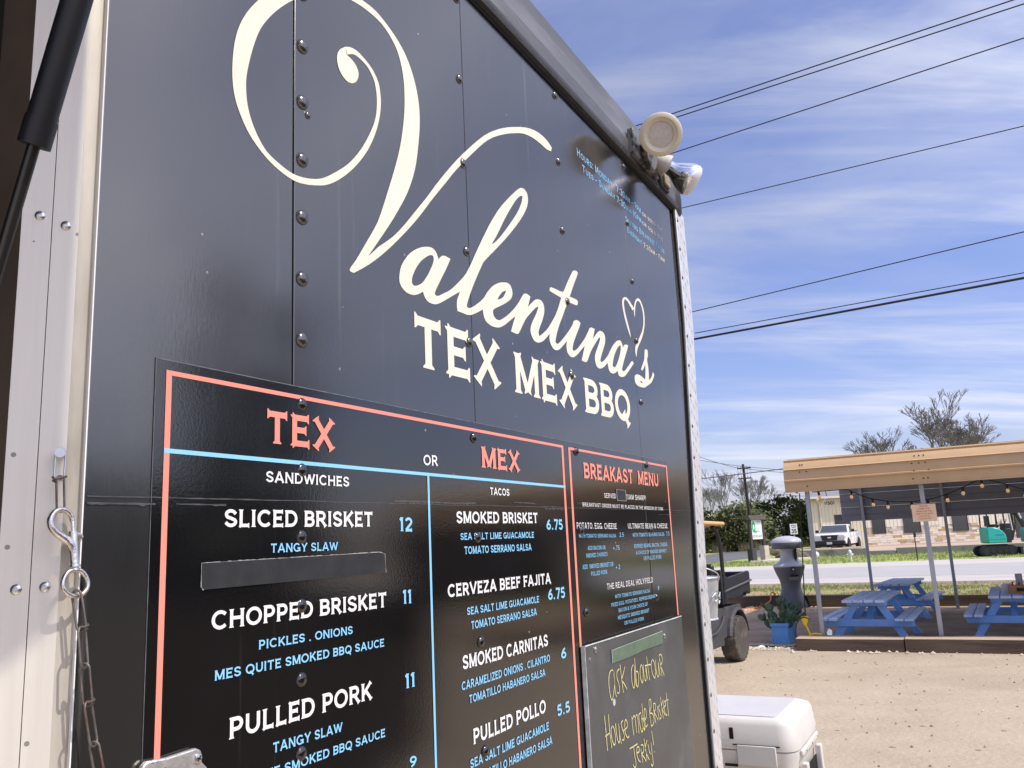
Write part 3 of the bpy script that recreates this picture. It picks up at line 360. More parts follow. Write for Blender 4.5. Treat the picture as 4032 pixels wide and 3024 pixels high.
# roof rail: peeling lip, two-step grey band, cap
T('drip_lip', M().prism([(0.0,2.842),(-0.016,2.845),(-0.020,2.856),(-0.016,2.872),(0.0,2.874)], lambda a,b,d: (d,a,b), -3.2, 3.03), m_lip)
T('lip_shade_strip', M().box(-3.2, 2.99, -0.004, 0.0, 2.832, 2.8415), m_gap)  # shade under the lip painted as a near-black strip
T('roof_band', M().prism([(0.0,2.8745),(-0.013,2.876),(-0.015,2.915),(-0.008,2.925),(-0.004,2.985),(0.03,2.99),(0.03,2.8745)], lambda a,b,d: (d,a,b), -3.2, 3.05), m_band)
T('corner_cap', M().lathe([(0,3.0),(0.03,2.985),(0.055,2.95),(0.06,2.90),(0.058,2.845),(0.045,2.82),(0.03,2.80)], 16, Matrix.Translation((3.045,0.035,0))), m_lip)
# menu film over the lower panels, with a lifted top edge, and the wrinkled splice across it
film = T('menu_film', M().box(0.684, 2.436, -0.0008, 0.0002, 0.9, 1.8475).box(2.4445, 2.671, -0.0008, 0.0002, 0.9, 1.8475), m_film)
T('film_edge', M().box(0.684, 2.671, -0.0013, -0.0007, 1.8468, 1.8479).box(0.6836, 0.6843, -0.0013, -0.0007, 0.9, 1.8475), mat('film_edge_grey', (0.15,0.15,0.15), 0.4, var=0.5, vs=40))
sp = M(); random.seed(3)
def splice(s0, s1, z0, z1, th, n, jag):
    pu = []; pl = []
    for i in range(n+1):
        t = i/n; s = s0+(s1-s0)*t; zc = z0+(z1-z0)*t+mnoise.noise((s*7,1,0))*0.0025; h = th*(0.45+0.9*abs(mnoise.noise((s*22,5,0))))
        pu.append((s, zc+h)); pl.append((s, zc-h-jag*max(0, mnoise.noise((s*90,9,0)))))
    for i in range(n):
        sp.add([(pl[i][0],-0.0014,pl[i][1]),(pl[i+1][0],-0.0014,pl[i+1][1]),(pu[i+1][0],-0.0014,pu[i+1][1]),(pu[i][0],-0.0014,pu[i][1])], [(0,1,2,3)])
splice(0.60, 2.95, 1.6755, 1.690, 0.0011, 260, 0.0006)
splice(0.60, 0.69, 1.668, 1.668, 0.0018, 26, 0.003); splice(0.72, 0.80, 1.669, 1.669, 0.0012, 20, 0.002)
splice(1.17, 1.44, 1.683, 1.685, 0.0022, 110, 0.010); splice(1.60, 1.70, 1.690, 1.690, 0.0015, 40, 0.006); splice(1.75, 1.88, 1.678, 1.68, 0.0012, 40, 0.006)
splice(1.93, 2.05, 1.697, 1.692, 0.001, 40, 0.004); splice(2.55, 2.95, 1.673, 1.671, 0.0008, 40, 0.001)
T('film_splice', sp, mat('splice_grey', (0.075,0.075,0.075), 0.22, var=0.4, vs=50), kind='stuff')

# ---------------------------------------------------------------- lettering
def arc(cx, cy, rx, ry, a0, a1, n=8): return [(cx+rx*math.cos(R(a0+(a1-a0)*i/n)), cy+ry*math.sin(R(a0+(a1-a0)*i/n))) for i in range(n+1)]
b_, t_ = .085, .915
GL = {
'A': (.98,[[(.07,0),(.49,1)],[(.49,1),(.91,0)],[(.24,.31),(.74,.31)]]),
'B': (.78,[[(.12,0),(.12,1)],[(.05,t_),(.42,t_)]+arc(.42,.715,.24,.20,80,-80)+[(.12,.515)],[(.12,.515),(.45,.515)]+arc(.45,.30,.25,.215,80,-80)+[(.05,b_)]]),
'C': (.92,[arc(.50,.5,.42,.42,42,318,16)]),
'D': (.90,[[(.12,0),(.12,1)],[(.05,t_),(.40,t_)]+arc(.40,.5,.41,.415,80,-80,12)+[(.05,b_)]]),
'E': (.74,[[(.13,0),(.13,1)],[(.05,t_),(.70,t_)],[(.13,.52),(.60,.52)],[(.05,b_),(.72,b_)]]),
'F': (.68,[[(.13,0),(.13,1)],[(.05,t_),(.68,t_)],[(.13,.5),(.58,.5)]]),
'G': (.98,[arc(.50,.5,.42,.42,42,345,16),[(.56,.42),(.94,.42)],[(.88,.45),(.88,.06)]]),
'H': (.92,[[(.13,0),(.13,1)],[(.79,0),(.79,1)],[(.13,.52),(.79,.52)]]),
'I': (.28,[[(.14,0),(.14,1)]]),
'J': (.60,[[(.46,1),(.46,.30)]+arc(.26,.29,.20,.21,0,-160)]),
'K': (.86,[[(.13,0),(.13,1)],[(.78,1),(.18,.42)],[(.36,.56),(.80,0)]]),
'L': (.68,[[(.13,0),(.13,1)],[(.05,b_),(.66,b_)]]),
'M': (1.06,[[(.12,0),(.12,1)],[(.14,.98),(.53,.08)],[(.53,.08),(.92,.98)],[(.94,0),(.94,1)]]),
'N': (.92,[[(.12,0),(.12,1)],[(.14,.96),(.78,.04)],[(.80,0),(.80,1)]]),
'O': (1.0,[arc(.50,.5,.42,.42,90,450,22)]),
'P': (.76,[[(.13,0),(.13,1)],[(.05,t_),(.42,t_)]+arc(.42,.67,.25,.245,80,-80)+[(.13,.425)]]),
'Q': (1.0,[arc(.50,.5,.42,.42,90,450,22),[(.52,.28),(.86,-.14)]]),
'R': (.84,[[(.13,0),(.13,1)],[(.05,t_),(.44,t_)]+arc(.44,.69,.24,.225,80,-80)+[(.13,.465)],[(.42,.46),(.78,0)]]),
'S': (.78,[[(.70,.74)]+arc(.39,.71,.28,.205,25,235,9)[1:]+[(.39,.50)]+arc(.40,.285,.29,.20,55,-150,9)[1:]+[(.07,.26)]]),
'T': (.80,[[(.40,0),(.40,1)],[(.03,t_),(.77,t_)]]),
'U': (.90,[[(.13,1),(.13,.40)]+arc(.45,.40,.32,.315,180,360,12)+[(.77,1)]]),
'V': (.94,[[(.06,1),(.47,.04)],[(.47,.04),(.88,1)]]),
'W': (1.30,[[(.05,1),(.36,.05)],[(.36,.05),(.65,.92)],[(.65,.92),(.94,.05)],[(.94,.05),(1.25,1)]]),
'X': (.92,[[(.10,1),(.82,0)],[(.82,1),(.10,0)]]),
'Y': (.90,[[(.06,1),(.45,.45)],[(.84,1),(.45,.45)],[(.45,.48),(.45,0)]]),
'Z': (.80,[[(.06,t_),(.74,t_)],[(.72,.92),(.08,.08)],[(.06,b_),(.76,b_)]]),
'0': (.76,[arc(.38,.5,.30,.42,90,450,20)]), '1': (.42,[[(.24,0),(.24,1)],[(.04,.80),(.24,.94)]]),
'2': (.70,[arc(.34,.69,.27,.225,165,-30,9)+[(.08,.10)],[(.04,b_),(.66,b_)]]),
'3': (.72,[arc(.34,.72,.26,.195,160,-80,9),arc(.34,.295,.29,.21,82,-160,9)]),
'4': (.76,[[(.52,0),(.52,1)],[(.54,.96),(.06,.30)],[(.04,.27),(.72,.27)]]),
'5': (.72,[[(.62,t_),(.16,t_)],[(.17,.93),(.13,.52)],[(.12,.53)]+arc(.34,.33,.29,.245,110,-150,10)]),
'6': (.74,[arc(.37,.31,.28,.225,90,450,14),[(.58,.92),(.30,.72),(.11,.42),(.10,.28)]]),
'7': (.70,[[(.04,t_),(.66,t_)],[(.64,.94),(.26,0)]]),
'8': (.74,[arc(.37,.715,.24,.20,90,450,14),arc(.37,.29,.28,.205,90,450,14)]),
'9': (.74,[arc(.37,.69,.28,.225,90,450,14),[(.16,.08),(.44,.28),(.63,.58),(.64,.72)]]),
'.': (.30,[[(.15,0),(.15,.17)]]), ',': (.3,[[(.17,.14),(.10,-.12)]]), ':': (.30,[[(.15,.05),(.15,.22)],[(.15,.55),(.15,.72)]]),
'!': (.30,[[(.15,.30),(.15,1)],[(.15,0),(.15,.17)]]), '-': (.46,[[(.06,.42),(.40,.42)]]), '+': (.66,[[(.05,.42),(.61,.42)],[(.33,.14),(.33,.70)]]),
'&': (.92,[[(.86,.02),(.24,.70)]+arc(.40,.77,.19,.16,190,-10,8)+[(.20,.42)]+arc(.36,.26,.27,.19,160,300,7)+[(.84,.50)]]),
"'": (.25,[[(.13,1),(.13,.75)]]), '@': (1.0,[arc(.50,.5,.42,.42,90,400,16)]), '/': (.5,[[(.05,0),(.45,1)]]),
}
def stroke_quads(pts, t, flare):
    p = [Vector((x,y)) for x,y in pts]
    closed = (p[0]-p[-1]).length < 1e-4 and len(p) > 3
    w = [t]*len(p)
    if not closed and flare > 1 and len(p) == 2 and (p[1]-p[0]).length > .3:
        d = (p[1]-p[0]); l = d.length; d = d/l
        p = [p[0], p[0]+d*.03, p[0]+d*.09, p[1]-d*.09, p[1]-d*.03, p[1]]; w = [t*flare, t*flare, t, t, t*flare, t*flare]
    if closed: p = p[:-1]; w = w[:-1]
    n = len(p); Ls, Rs = [], []
    for i in range(n):
        a = p[i]-p[i-1] if (i > 0 or closed) else p[1]-p[0]; b = p[(i+1)%n]-p[i] if (i < n-1 or closed) else p[n-1]-p[n-2]
        if a.length < 1e-6: a = b
        if b.length < 1e-6: b = a
        a = a.normalized(); b = b.normalized(); na = Vector((-a.y,a.x)); nb = Vector((-b.y,b.x)); m_ = na+nb
        m_ = na if m_.length < .2 else m_.normalized(); k = min(1.6, 1/max(.4, m_.dot(na)))
        Ls.append(p[i]+m_*w[i]/2*k); Rs.append(p[i]-m_*w[i]/2*k)
    return Ls, Rs, closed
def text(mb, txt, put, s0, s1, z0, z1, h, t=.17, flare=1.45, depth=0.0, gap=.13, shear=0):
    """lay txt between s0 and s1; put(s,z,d) -> 3-D"""
    x = 0; items = []
    for ch in txt:
        if ch == ' ': x += .42; continue
        sc_ = .78 if ch.islower() else 1.0
        wd_, st = GL[ch.upper()]; items.append((st, x, sc_)); x += (wd_+gap)*sc_
    x -= gap; kx = (s1-s0)/x; di = 0
    for st, ox, sc_ in items:
        for q in st:
            Ls, Rs, closed = stroke_quads(q, t/(sc_**.5), flare); n = len(Ls); base = len(mb.v); d = depth+(di % 12)*0.00003; di += 1
            for A, B in zip(Ls, Rs):
                for P in (A, B):
                    X = (ox+P.x*sc_)*kx; mb.v.append(tuple(put(s0+X, z0+(z1-z0)*X/(s1-s0)+P.y*sc_*h, d)))
            for i in range(n if closed else n-1):
                j = (i+1)%n; mb.f.append((base+2*i, base+2*i+1, base+2*j+1, base+2*j)); mb.mi.append(mb.cur)
    return mb
wallput = lambda d0: (lambda s, z, d: (s, -d0-d, z))
for txt, s0, s1, z0, z1, h, c in TEXTS:
    mb = M(); big = h > .035; small = (s0 > 1.89 and not big)
    text(mb, txt, wallput(0.0006 if z0 > 1.86 else 0.0018), s0, s1, z0, z1, h, t=.19 if big else (.125 if small else (.19 if h > .02 else .17)), flare=1.65 if big else (1.15 if small else 1.5), gap=.16 if small else .13)
    T('lettering', mb, MC[c], smooth=0, fix=False, parent=(trailer if z0 > 1.86 else film))
def flat(mb, loops, d):
    loops = [chaikin(l) for l in loops]
    allp = [p for l in loops for p in l]; tri = tessellate_polygon([[Vector((p[0],p[1],0)) for p in l] for l in loops])
    mb.add([(p[0],-d,p[1]) for p in allp], [tuple(t) for t in tri])
def chaikin(l):
    o = []; n = len(l)
    for i in range(n):
        a, b, c = Vector(l[i-1]), Vector(l[i]), Vector(l[(i+1)%n]); u, v = (b-a), (c-b)
        if u.length > 1e-6 and v.length > 1e-6 and u.normalized().dot(v.normalized()) < 0.35: o.append(b); continue
        o.append(b-u*.22); o.append(b+v*.22)
    return o
sm = M(); flat(sm, SCRIPT, 0.0006); flat(sm, SCRIPT_S, 0.0006)
for q in HEARTS: flat(sm, [q], 0.0006)
flat(sm, [SWASH_BALL], 0.0008)
def strip(mb, A, B, d, n=4):
    A = crom([(x,y,0) for x,y in A], n); B = crom([(x,y,0) for x,y in B], n); base = len(mb.v)
    for p, q in zip(A, B): mb.v += [(p.x,-d,p.y),(q.x,-d,q.y)]
    for i in range(len(A)-1): mb.f.append((base+2*i, base+2*i+1, base+2*i+3, base+2*i+2)); mb.mi.append(0)
strip(sm, [p[0] for p in SWASH], [p[1] for p in SWASH], 0.0006)
_u, _l = UPSTROKE; nA = max(len(_u), len(_l))
def resample(l, n):
    l = crom([(x,y,0) for x,y in l], 6); d = [0]
    for a, b in zip(l, l[1:]): d.append(d[-1]+(b-a).length)
    o = []; j = 0
    for i in range(n):
        t = d[-1]*i/(n-1)
        while j < len(d)-2 and d[j+1] < t: j += 1
        f = (t-d[j])/max(1e-9, d[j+1]-d[j]); p = l[j].lerp(l[j+1], f); o.append((p.x,p.y))
    return o
strip(sm, resample(_u, 40), resample(_l, 40), 0.0009, 1)
T('name_lettering', sm, m_cream, smooth=0, fix=False)
# borders and rules of the menu
def rule(mb, a, b, w, d=0.0015):
    (x0,z0),(x1,z1) = a, b; v = Vector((x1-x0, z1-z0)).normalized(); n = Vector((-v.y,v.x))*w/2
    mb.add([(x0-n.x,-d,z0-n.y),(x1-n.x,-d,z1-n.y),(x1+n.x,-d,z1+n.y),(x0+n.x,-d,z0+n.y)], [(0,1,2,3)])
bo = M(); rule(bo, (0.7037,0.9), (0.7037,1.8345), .0085); rule(bo, (0.708,1.8315), (1.8575,1.8315), .006); rule(bo, (1.863,0.9), (1.863,1.8345), .011)
rule(bo, (1.9035,1.354), (1.9035,1.833), .0115); rule(bo, (1.909,1.8305), (2.666,1.8305), .006); rule(bo, (2.668,1.357), (2.668,1.833), .011)
T('menu_border', bo, m_orange, parent=film, smooth=0, fix=False)
bl = M(); rule(bl, (0.6995,1.7335), (1.8675,1.7335), .0056, .0017); rule(bl, (1.2745,0.9), (1.2745,1.7305), .0062, .0017)
T('menu_rule', bl, m_blue, parent=film, smooth=0, fix=False)

# ---------------------------------------------------------------- things on or by the trailer wall
def onwall(name, label, cat, s, off, z, group=None): return thing(name, label, cat, tf(s,off,z), TR, group)
m_tape = mat('black_cloth_tape', (0.022,0.022,0.021), 0.55, var=0.3, vs=30, bump=0.4, bs=700)
m_tedge = mat('frayed_tape_edge', (0.42,0.41,0.39), 0.7, var=0.3)
tp = onwall('tape_strip', 'strip of black cloth tape with frayed white edges hiding a sandwich line', 'tape', 0.951, 0.0, 1.58)
tq = [(0.7608,1.5956),(1.1255,1.5985),(1.1395,1.5958),(1.1416,1.5652),(0.765,1.5628),(0.7612,1.566)]
M().prism(tq, lambda a,b,d: (a,-d,b), 0.0012, 0.0024).build('tape_body', m_tape, tp, shift=(0.951,0,1.58))
te = M()
for (a,b) in ((0,1),(1,2),(2,3),(4,5),(5,0)):
    A, B = Vector(tq[a]), Vector(tq[b]); n = max(2, int((B-A).length/0.006)); nn = Vector((-(B-A).y, (B-A).x)).normalized()
    for i in range(n):
        p, q = A.lerp(B, i/n), A.lerp(B, (i+1)/n); w1 = random.uniform(.0002,.0011); te.add([(p.x,-.0026,p.y),(q.x,-.0026,q.y),(q.x+nn.x*w1,-.0026,q.y+nn.y*w1),(p.x+nn.x*w1,-.0026,p.y+nn.y*w1)], [(0,1,2,3)])
te.build('frayed_edge', m_tedge, tp, shift=(0.951,0,1.58), smooth=0)
ts = onwall('tape_patch', 'small square of dull tape over a word in the breakfast menu', 'tape', 2.239, 0.0, 1.723)
M().box(2.2044, 2.2743, -0.0024, -0.0016, 1.7082, 1.7388).build('tape_body', m_tape, ts, shift=(2.239,0,1.723))
te = M()
for z in (1.7082, 1.7388): te.box(2.2044, 2.2743, -0.0027, -0.0024, z-.0004, z+.0004)
for s in (2.2044, 2.2743): te.box(s-.0012, s+.0012, -0.0027, -0.0024, 1.7082, 1.7388)
te.build('frayed_edge', m_tedge, ts, shift=(2.239,0,1.723), smooth=0)
# chalkboard
cb = onwall('chalkboard', 'dark grey chalkboard with yellow handwriting screwed under the breakfast menu', 'chalkboard', 2.28, 0.0, 0.9)
SH = (2.28, 0, 0.9)
m_board = mat('chalkboard_grey', (0.072,0.073,0.069), 0.4, var=0.25, vs=4, col2=(0.14,0.14,0.13), c2s=3.0, c2w=(0.5,0.75), spots=(18,0.05,(0.5,0.5,0.5)))
M().box(1.899, 2.664, -0.013, -0.002, 0.62, 1.3545).build('board', m_board, cb, shift=SH, bevel=0.001)
M().box(1.897, 2.66, -0.0145, -0.0125, 1.3545, 1.3570).box(1.897, 1.899, -0.0145, -0.004, 0.62, 1.3565).build('bare_edge', mat('bare_board_edge', (0.62,0.66,0.60), 0.5, var=0.35, vs=30), cb, shift=SH)
M().prism([(2.0625,1.3262),(2.4642,1.3309),(2.468,1.322),(2.4598,1.2963),(2.30,1.2975),(2.20,1.2945),(2.0665,1.2945),(2.0615,1.31)], lambda a,b,d: (a,-d,b), 0.0135, 0.0150).build('green_tape', mat('green_masking_tape', (0.115,0.165,0.105), 0.5, var=0.2, vs=20, bump=0.3, bs=400), cb, shift=SH)
te = M(); rule(te, (2.0625,1.3266), (2.4642,1.3313), .0014, .0155); rule(te, (2.0615,1.295), (2.0615,1.327), .003, .0155)
te.build('painted_tape_glint', mat('green_tape_glint', (0.42,0.55,0.46), 0.5, var=0.3), cb, shift=SH, smooth=0)  # edge glint painted as paler green lines
scw = M(); scw.lathe([(0.008,0),(0.0078,0.002),(0.005,0.004),(0.0,0.0035)], 12, Matrix.Rotation(R(90),4,'X')); scm = scw.mesh('screw', m_steel)
for s, z in ((1.9605,1.3413), (2.4805,1.3153), (1.925,1.323)):
    o = bpy.data.objects.new('screw', scm); COL.objects.link(o); o.parent = cb; o.location = (s-2.28, -0.0132, z-0.9); o.scale = (1 if s != 1.925 else .5,)*3
ck = M()
for q in CHALK:
    q = crom([(x,y,0) for x,y in q], 3); Ls, Rs, _c = stroke_quads([(p.x,p.y) for p in q], .0032, 1)
    base = len(ck.v)
    for A, B in zip(Ls, Rs): ck.v += [(A.x,-0.0142,A.y),(B.x,-0.0142,B.y)]
    for i in range(len(Ls)-1): ck.f.append((base+2*i,base+2*i+1,base+2*i+3,base+2*i+2)); ck.mi.append(0)
ck.build('chalk_writing', mat('yellow_chalk', (0.66,0.58,0.25), 0.9, var=0.25, vs=60), cb, shift=SH, smooth=0, fix=False)
# gas strut
st = onwall('gas_strut', 'black gas strut holding up the window awning at upper left', 'gas strut', 0.30, 0.40, 0.985)
SS = (0.30, -0.40, 0.985)
def sp_(t): return (0.25, -(0.4427+0.393*(t-1.822)), t)
M().cyl(sp_(1.835), sp_(3.07), 0.0076, n=20).build('strut_tube', m_black, st, shift=SS)
M().cyl(sp_(1.8225), sp_(1.8365), 0.0083, n=20).build('strut_collar', m_black, st, shift=SS)
M().cyl(sp_(1.0), sp_(1.825), 0.0033, n=14).ball(sp_(1.0), 0.009).build('strut_rod', mat('strut_rod_steel', (0.07,0.07,0.07), 0.2, metal=0.8), st, shift=SS)
# chain with snap hook
ch = onwall('safety_chain', 'rusty wire-link chain with a nickel snap hook hanging from the window jamb bolt', 'chain', 0.586, -0.03, 1.7253)
CS = (0.586, 0.03, 1.7253)
def link_pts(a, b, wv, hw, n=10):
    a, b = Vector(a), Vector(b); d = (b-a).normalized(); wv = Vector(wv); wv = (wv-d*wv.dot(d)).normalized(); pts = []
    for i in range(n+1): t = math.pi*i/n; pts.append(a+wv*hw*math.cos(t)-d*hw*math.sin(t)+d*hw)
    for i in range(n+1): t = math.pi*i/n; pts.append(b-wv*hw*math.cos(t)+d*hw*math.sin(t)-d*hw)
    return pts
def lk(a, b, wv, hw=0.0052, r=0.0013, mt=None):
    M().tube(link_pts(a, b, wv, hw), r, 7, True).build('link', mt or m_rust, ch, shift=CS, smooth=60)
P_ = [Vector(jp(.30,1.7275,.011)),Vector((0.5693,0.004,1.691)),Vector((0.5722,0.002,1.6575))]
lk(P_[0], P_[1], (1,0,0.1), 0.0058, 0.0010, m_steel); lk(P_[1]+Vector((.0005,-.001,.005)), P_[2], (1,0.2,0), 0.0052, 0.0012)
w0 = P_[1]; M().tube(crom([w0+Vector(v) for v in ((-.006,.002,.004),(-.007,-.003,.002),(.002,-.004,.004),(.008,-.001,.005),(.004,.003,.002),(-.006,.001,.0),(-.005,-.004,-.002))],4), 0.0012, 6).build('wire_twist', m_rust, ch, shift=CS)
# snap hook: a runs down the hook, b along the wall
h0 = Vector((0.5727,0.002,1.6600)); ax = Vector((0.01,-0.137,-1)).normalized(); sd_ = Vector((1,0,0)); sd_ = (sd_-ax*sd_.dot(ax)).normalized()
hp = lambda a, b: h0+ax*a+sd_*b
hook = [(0.0125,0.0122),(0.0065,0.0108),(0.0015,0.0058),(0.0,-0.001),(0.003,-0.008),(0.0105,-0.0125),(0.0185,-0.0118),(0.025,-0.0065),(0.030,0.0005),(0.036,0.0075),(0.045,0.0118),(0.060,0.0127)]
rad = [0.0026,0.0029,0.0031,0.0032,0.0034,0.0036,0.0038,0.0041,0.0045,0.0050,0.0048,0.0045]
M().tube(crom([hp(a,b) for a,b in hook],3), [rad[min(len(rad)-1,i//3)] for i in range(3*(len(hook)-1)+1)], 12).build('snap_hook', m_nickel, ch, shift=CS, smooth=60)
M().cyl(hp(0.0125,0.0125), hp(0.030,0.0128), 0.0021, n=10).cyl(hp(0.024,0.0125), hp(0.058,0.0127), 0.0048, n=14).tube([hp(0.027,0.0165),hp(0.0275,0.0205),hp(0.031,0.0225)], 0.0021, 7).build('snap_gate', m_nickel, ch, shift=CS)
M().cyl(hp(0.060,0.0127), hp(0.0625,0.0127), 0.0056, n=14).cyl(hp(0.0635,0.0127), hp(0.066,0.0127), 0.0046, n=14).build('swivel_neck', m_nickel, ch, shift=CS)
ring = [(0.0655,0.0127),(0.067,0.020),(0.074,0.0255),(0.083,0.027),(0.090,0.0225),(0.0935,0.0135),(0.090,0.004),(0.083,-0.0015),(0.074,-0.0005),(0.067,0.005)]
M().tube(crom([hp(a,b) for a,b in ring],3,True), 0.0026, 9, True).build('swivel_ring', m_nickel, ch, shift=CS, smooth=60)
CP = [(0.5866,-0.0105,1.5715),(0.5912,-0.016,1.5338),(0.5927,-0.021,1.4961),(0.5959,-0.025,1.4579),(0.6022,-0.029,1.4171),(0.6085,-0.033,1.3828),(0.614,-0.036,1.343),(0.619,-0.039,1.305),(0.624,-0.041,1.266),(0.628,-0.043,1.228)]
for i in range(len(CP)-1):
    a, b = Vector(CP[i]), Vector(CP[i+1]); d = (b-a).normalized()
    lk(a-d*0.0022, b+d*0.0022, (0.9,0.4,0.1) if i % 2 else (0.5,-1,0.2), 0.0066 if i % 2 else 0.0050, 0.00135)
    k_ = b+Vector((0.002,-0.001,0)); 
    if i % 2 == 0: M().tube([k_+Vector((0.006*math.cos(t)*0.7,0.004*math.sin(t),0.0008*t-0.001)) for t in [x*0.9 for x in range(9)]], 0.0011, 6).build('wire_twist', m_rust, ch, shift=CS)
# cast latch plate at the bottom
lp = onwall('latch_plate', 'worn cast metal latch plate with crosshead screws at the bottom edge of the menu', 'latch', 0.72, 0.0, 1.34)
LS = (0.72, 0, 1.34)
pl = [(0.676,1.362),(0.6785,1.3755),(0.685,1.3795),(0.7125,1.3775),(0.7452,1.3785),(0.7535,1.3787),(0.7605,1.3750),(0.763,1.3685),(0.7625,1.3615),(0.770,1.354),(0.777,1.344),(0.778,1.32),(0.760,1.30),(0.690,1.30),(0.674,1.315),(0.672,1.345)]
m_cast = mat('worn_cast_metal', (0.60,0.57,0.52), 0.4, metal=0.75, var=0.2, vs=60, col2=(0.10,0.09,0.09), c2s=70, c2w=(0.62,0.7), bump=0.4, bs=250)
M().prism(pl, lambda a,b,d: (a,-d,b), 0.0016, 0.0095).build('plate', m_cast, lp, shift=LS, bevel=0.0028)
M().lathe([(0.033,0.0095),(0.031,0.0135),(0.02,0.0155),(0,0.0155)], 28, Matrix.Translation((0.737,0,1.325))@Matrix.Rotation(R(90),4,'X')).build('dished_boss', m_cast, lp, shift=LS)
cs = M(); cs.lathe([(0.0058,0),(0.0052,0.002),(0.003,0.003),(0,0.0032)], 16, Matrix.Rotation(R(90),4,'X')); csm = cs.mesh('screw', m_steel)
cr = M().box(-0.0034,0.0034,-0.0034,-0.0028,-0.0007,0.0007).box(-0.0007,0.0007,-0.0034,-0.00285,-0.0034,0.0034); crm = cr.mesh('screw_slot', m_gap)
for s, z in ((0.7555,1.3668),(0.6835,1.365)):
    o = bpy.data.objects.new('screw', csm); COL.objects.link(o); o.parent = lp; o.location = (s-.72, -.0094, z-1.34)
    o2 = bpy.data.objects.new('screw_slot', crm); COL.objects.link(o2); o2.parent = o; o2.rotation_euler = (0,R(25),0)
# twin flood light at the roof corner
FB = (2.62, 0.05, 2.90)
fl = onwall('twin_floodlight', 'twin floodlight with a cream LED disc and a chrome reflector bulb on the roof corner', 'floodlight', *FB)
FS = (FB[0], -FB[1], FB[2])
m_creamp = mat('cream_enamel', (0.76,0.68,0.50), 0.32, var=0.04)
m_chrome = mat('mirror_glass', (0.86,0.86,0.88), 0.06, metal=1.0, var=0.04, vs=20)
m_lens = mat('frosted_lens', (0.62,0.58,0.55), 0.35, var=0.08, vs=50, spec=0.6)
m_box = mat('weathered_box', (0.20,0.195,0.18), 0.5, metal=0.3, var=0.3, vs=25, col2=(0.03,0.03,0.03), c2s=20, c2w=(0.5,0.62))
def frame(c, n):
    z = Vector(n).normalized(); x = Vector((0,0,1)).cross(z); x = x.normalized() if x.length > 1e-4 else Vector((1,0,0)); y = z.cross(x)
    m_ = Matrix((x,y,z)).transposed().to_4x4(); m_.translation = c; return m_
LC = Vector((2.475,-0.135,2.887)); LN = Vector((-0.80,-0.34,-0.50))
Fm = frame(LC, LN)
M().lathe([(0.0,-0.055),(0.036,-0.055),(0.046,-0.03),(0.048,-0.006),(0.069,-0.006),(0.070,-0.001),(0.066,0.003),(0.055,0.005),(0.053,0.002),(0.0425,-0.002),(0.0415,-0.007)], 40, Fm).build('lamp_rim', m_creamp, fl, shift=FS, smooth=50)
M().lathe([(0.0412,-0.0065),(0.03,-0.0045),(0.0,-0.004)], 32, Fm).build('lamp_lens', m_lens, fl, shift=FS, smooth=60)
lm = mat('led_dot', (0.72,0.56,0.42), 0.3, var=0.1)
ledm = M().lathe([(0.0048,0.0),(0.0042,0.0012),(0.002,0.0016),(0,0.0016)], 10).mesh('led_dot', lm)
for r_, n_, a0 in ((0.012,4,30),(0.030,10,10)):
    for i in range(n_):
        a = R(a0+360*i/n_); o = bpy.data.objects.new('led_dot', ledm); COL.objects.link(o); o.parent = fl
        mm_ = Fm@Matrix.Translation((r_*math.cos(a), r_*math.sin(a), -0.0052)); o.matrix_local = Matrix.Translation((-FS[0],-FS[1],-FS[2]))@mm_
M().lathe([(0.046,-0.10),(0.050,-0.07),(0.049,-0.05)], 24, Fm).lathe([(0.0,-0.115),(0.035,-0.112),(0.046,-0.10)], 24, Fm).build('lamp_housing', m_chrome, fl, shift=FS, smooth=50)
bk = LC-LN.normalized()*0.105
M().cyl(bk, (2.56,-0.055,2.915), 0.020, 0.018, n=14).cyl((2.56,-0.055,2.915), (2.62,-0.028,2.905), 0.016, n=12).build('lamp_arm', m_box, fl, shift=FS)
M().box(2.50, 2.75, -0.034, -0.012, 2.862, 2.955).lathe([(0.058,0.0),(0.056,0.018),(0.03,0.024),(0,0.024)], 20, frame(Vector((2.63,-0.034,2.905)), (0,-1,0))).build('mount_plate', m_box, fl, shift=FS, bevel=0.003)
BC = Vector((2.785,-0.125,2.858)); BN = Vector((0.42,-0.72,-0.56)); Bm = frame(BC, BN)@Matrix.Scale(1.28,4)
M().lathe([(0.016,-0.075),(0.019,-0.062),(0.021,-0.045),(0.030,-0.030),(0.043,-0.004),(0.046,0.008),(0.045,0.014)], 32, Bm).build('reflector_bulb', m_chrome, fl, shift=FS, smooth=60)
M().lathe([(0.045,0.014),(0.042,0.024),(0.030,0.031),(0.0,0.034)], 32, Bm).build('bulb_face', mat('frosted_bulb_face', (0.80,0.79,0.76), 0.3, var=0.03), fl, shift=FS, smooth=60)
sk = BC-BN.normalized()*0.115
M().lathe([(0.0,-0.125),(0.020,-0.122),(0.024,-0.085),(0.031,-0.070),(0.032,-0.062),(0.018,-0.062)], 24, Bm).build('bulb_socket', mat('cream_socket', (0.52,0.48,0.39), 0.5, var=0.1), fl, shift=FS)
M().cyl(BC-BN.normalized()*0.155, (2.66,-0.034,2.915), 0.014, n=10).build('bulb_arm', m_box, fl, shift=FS)
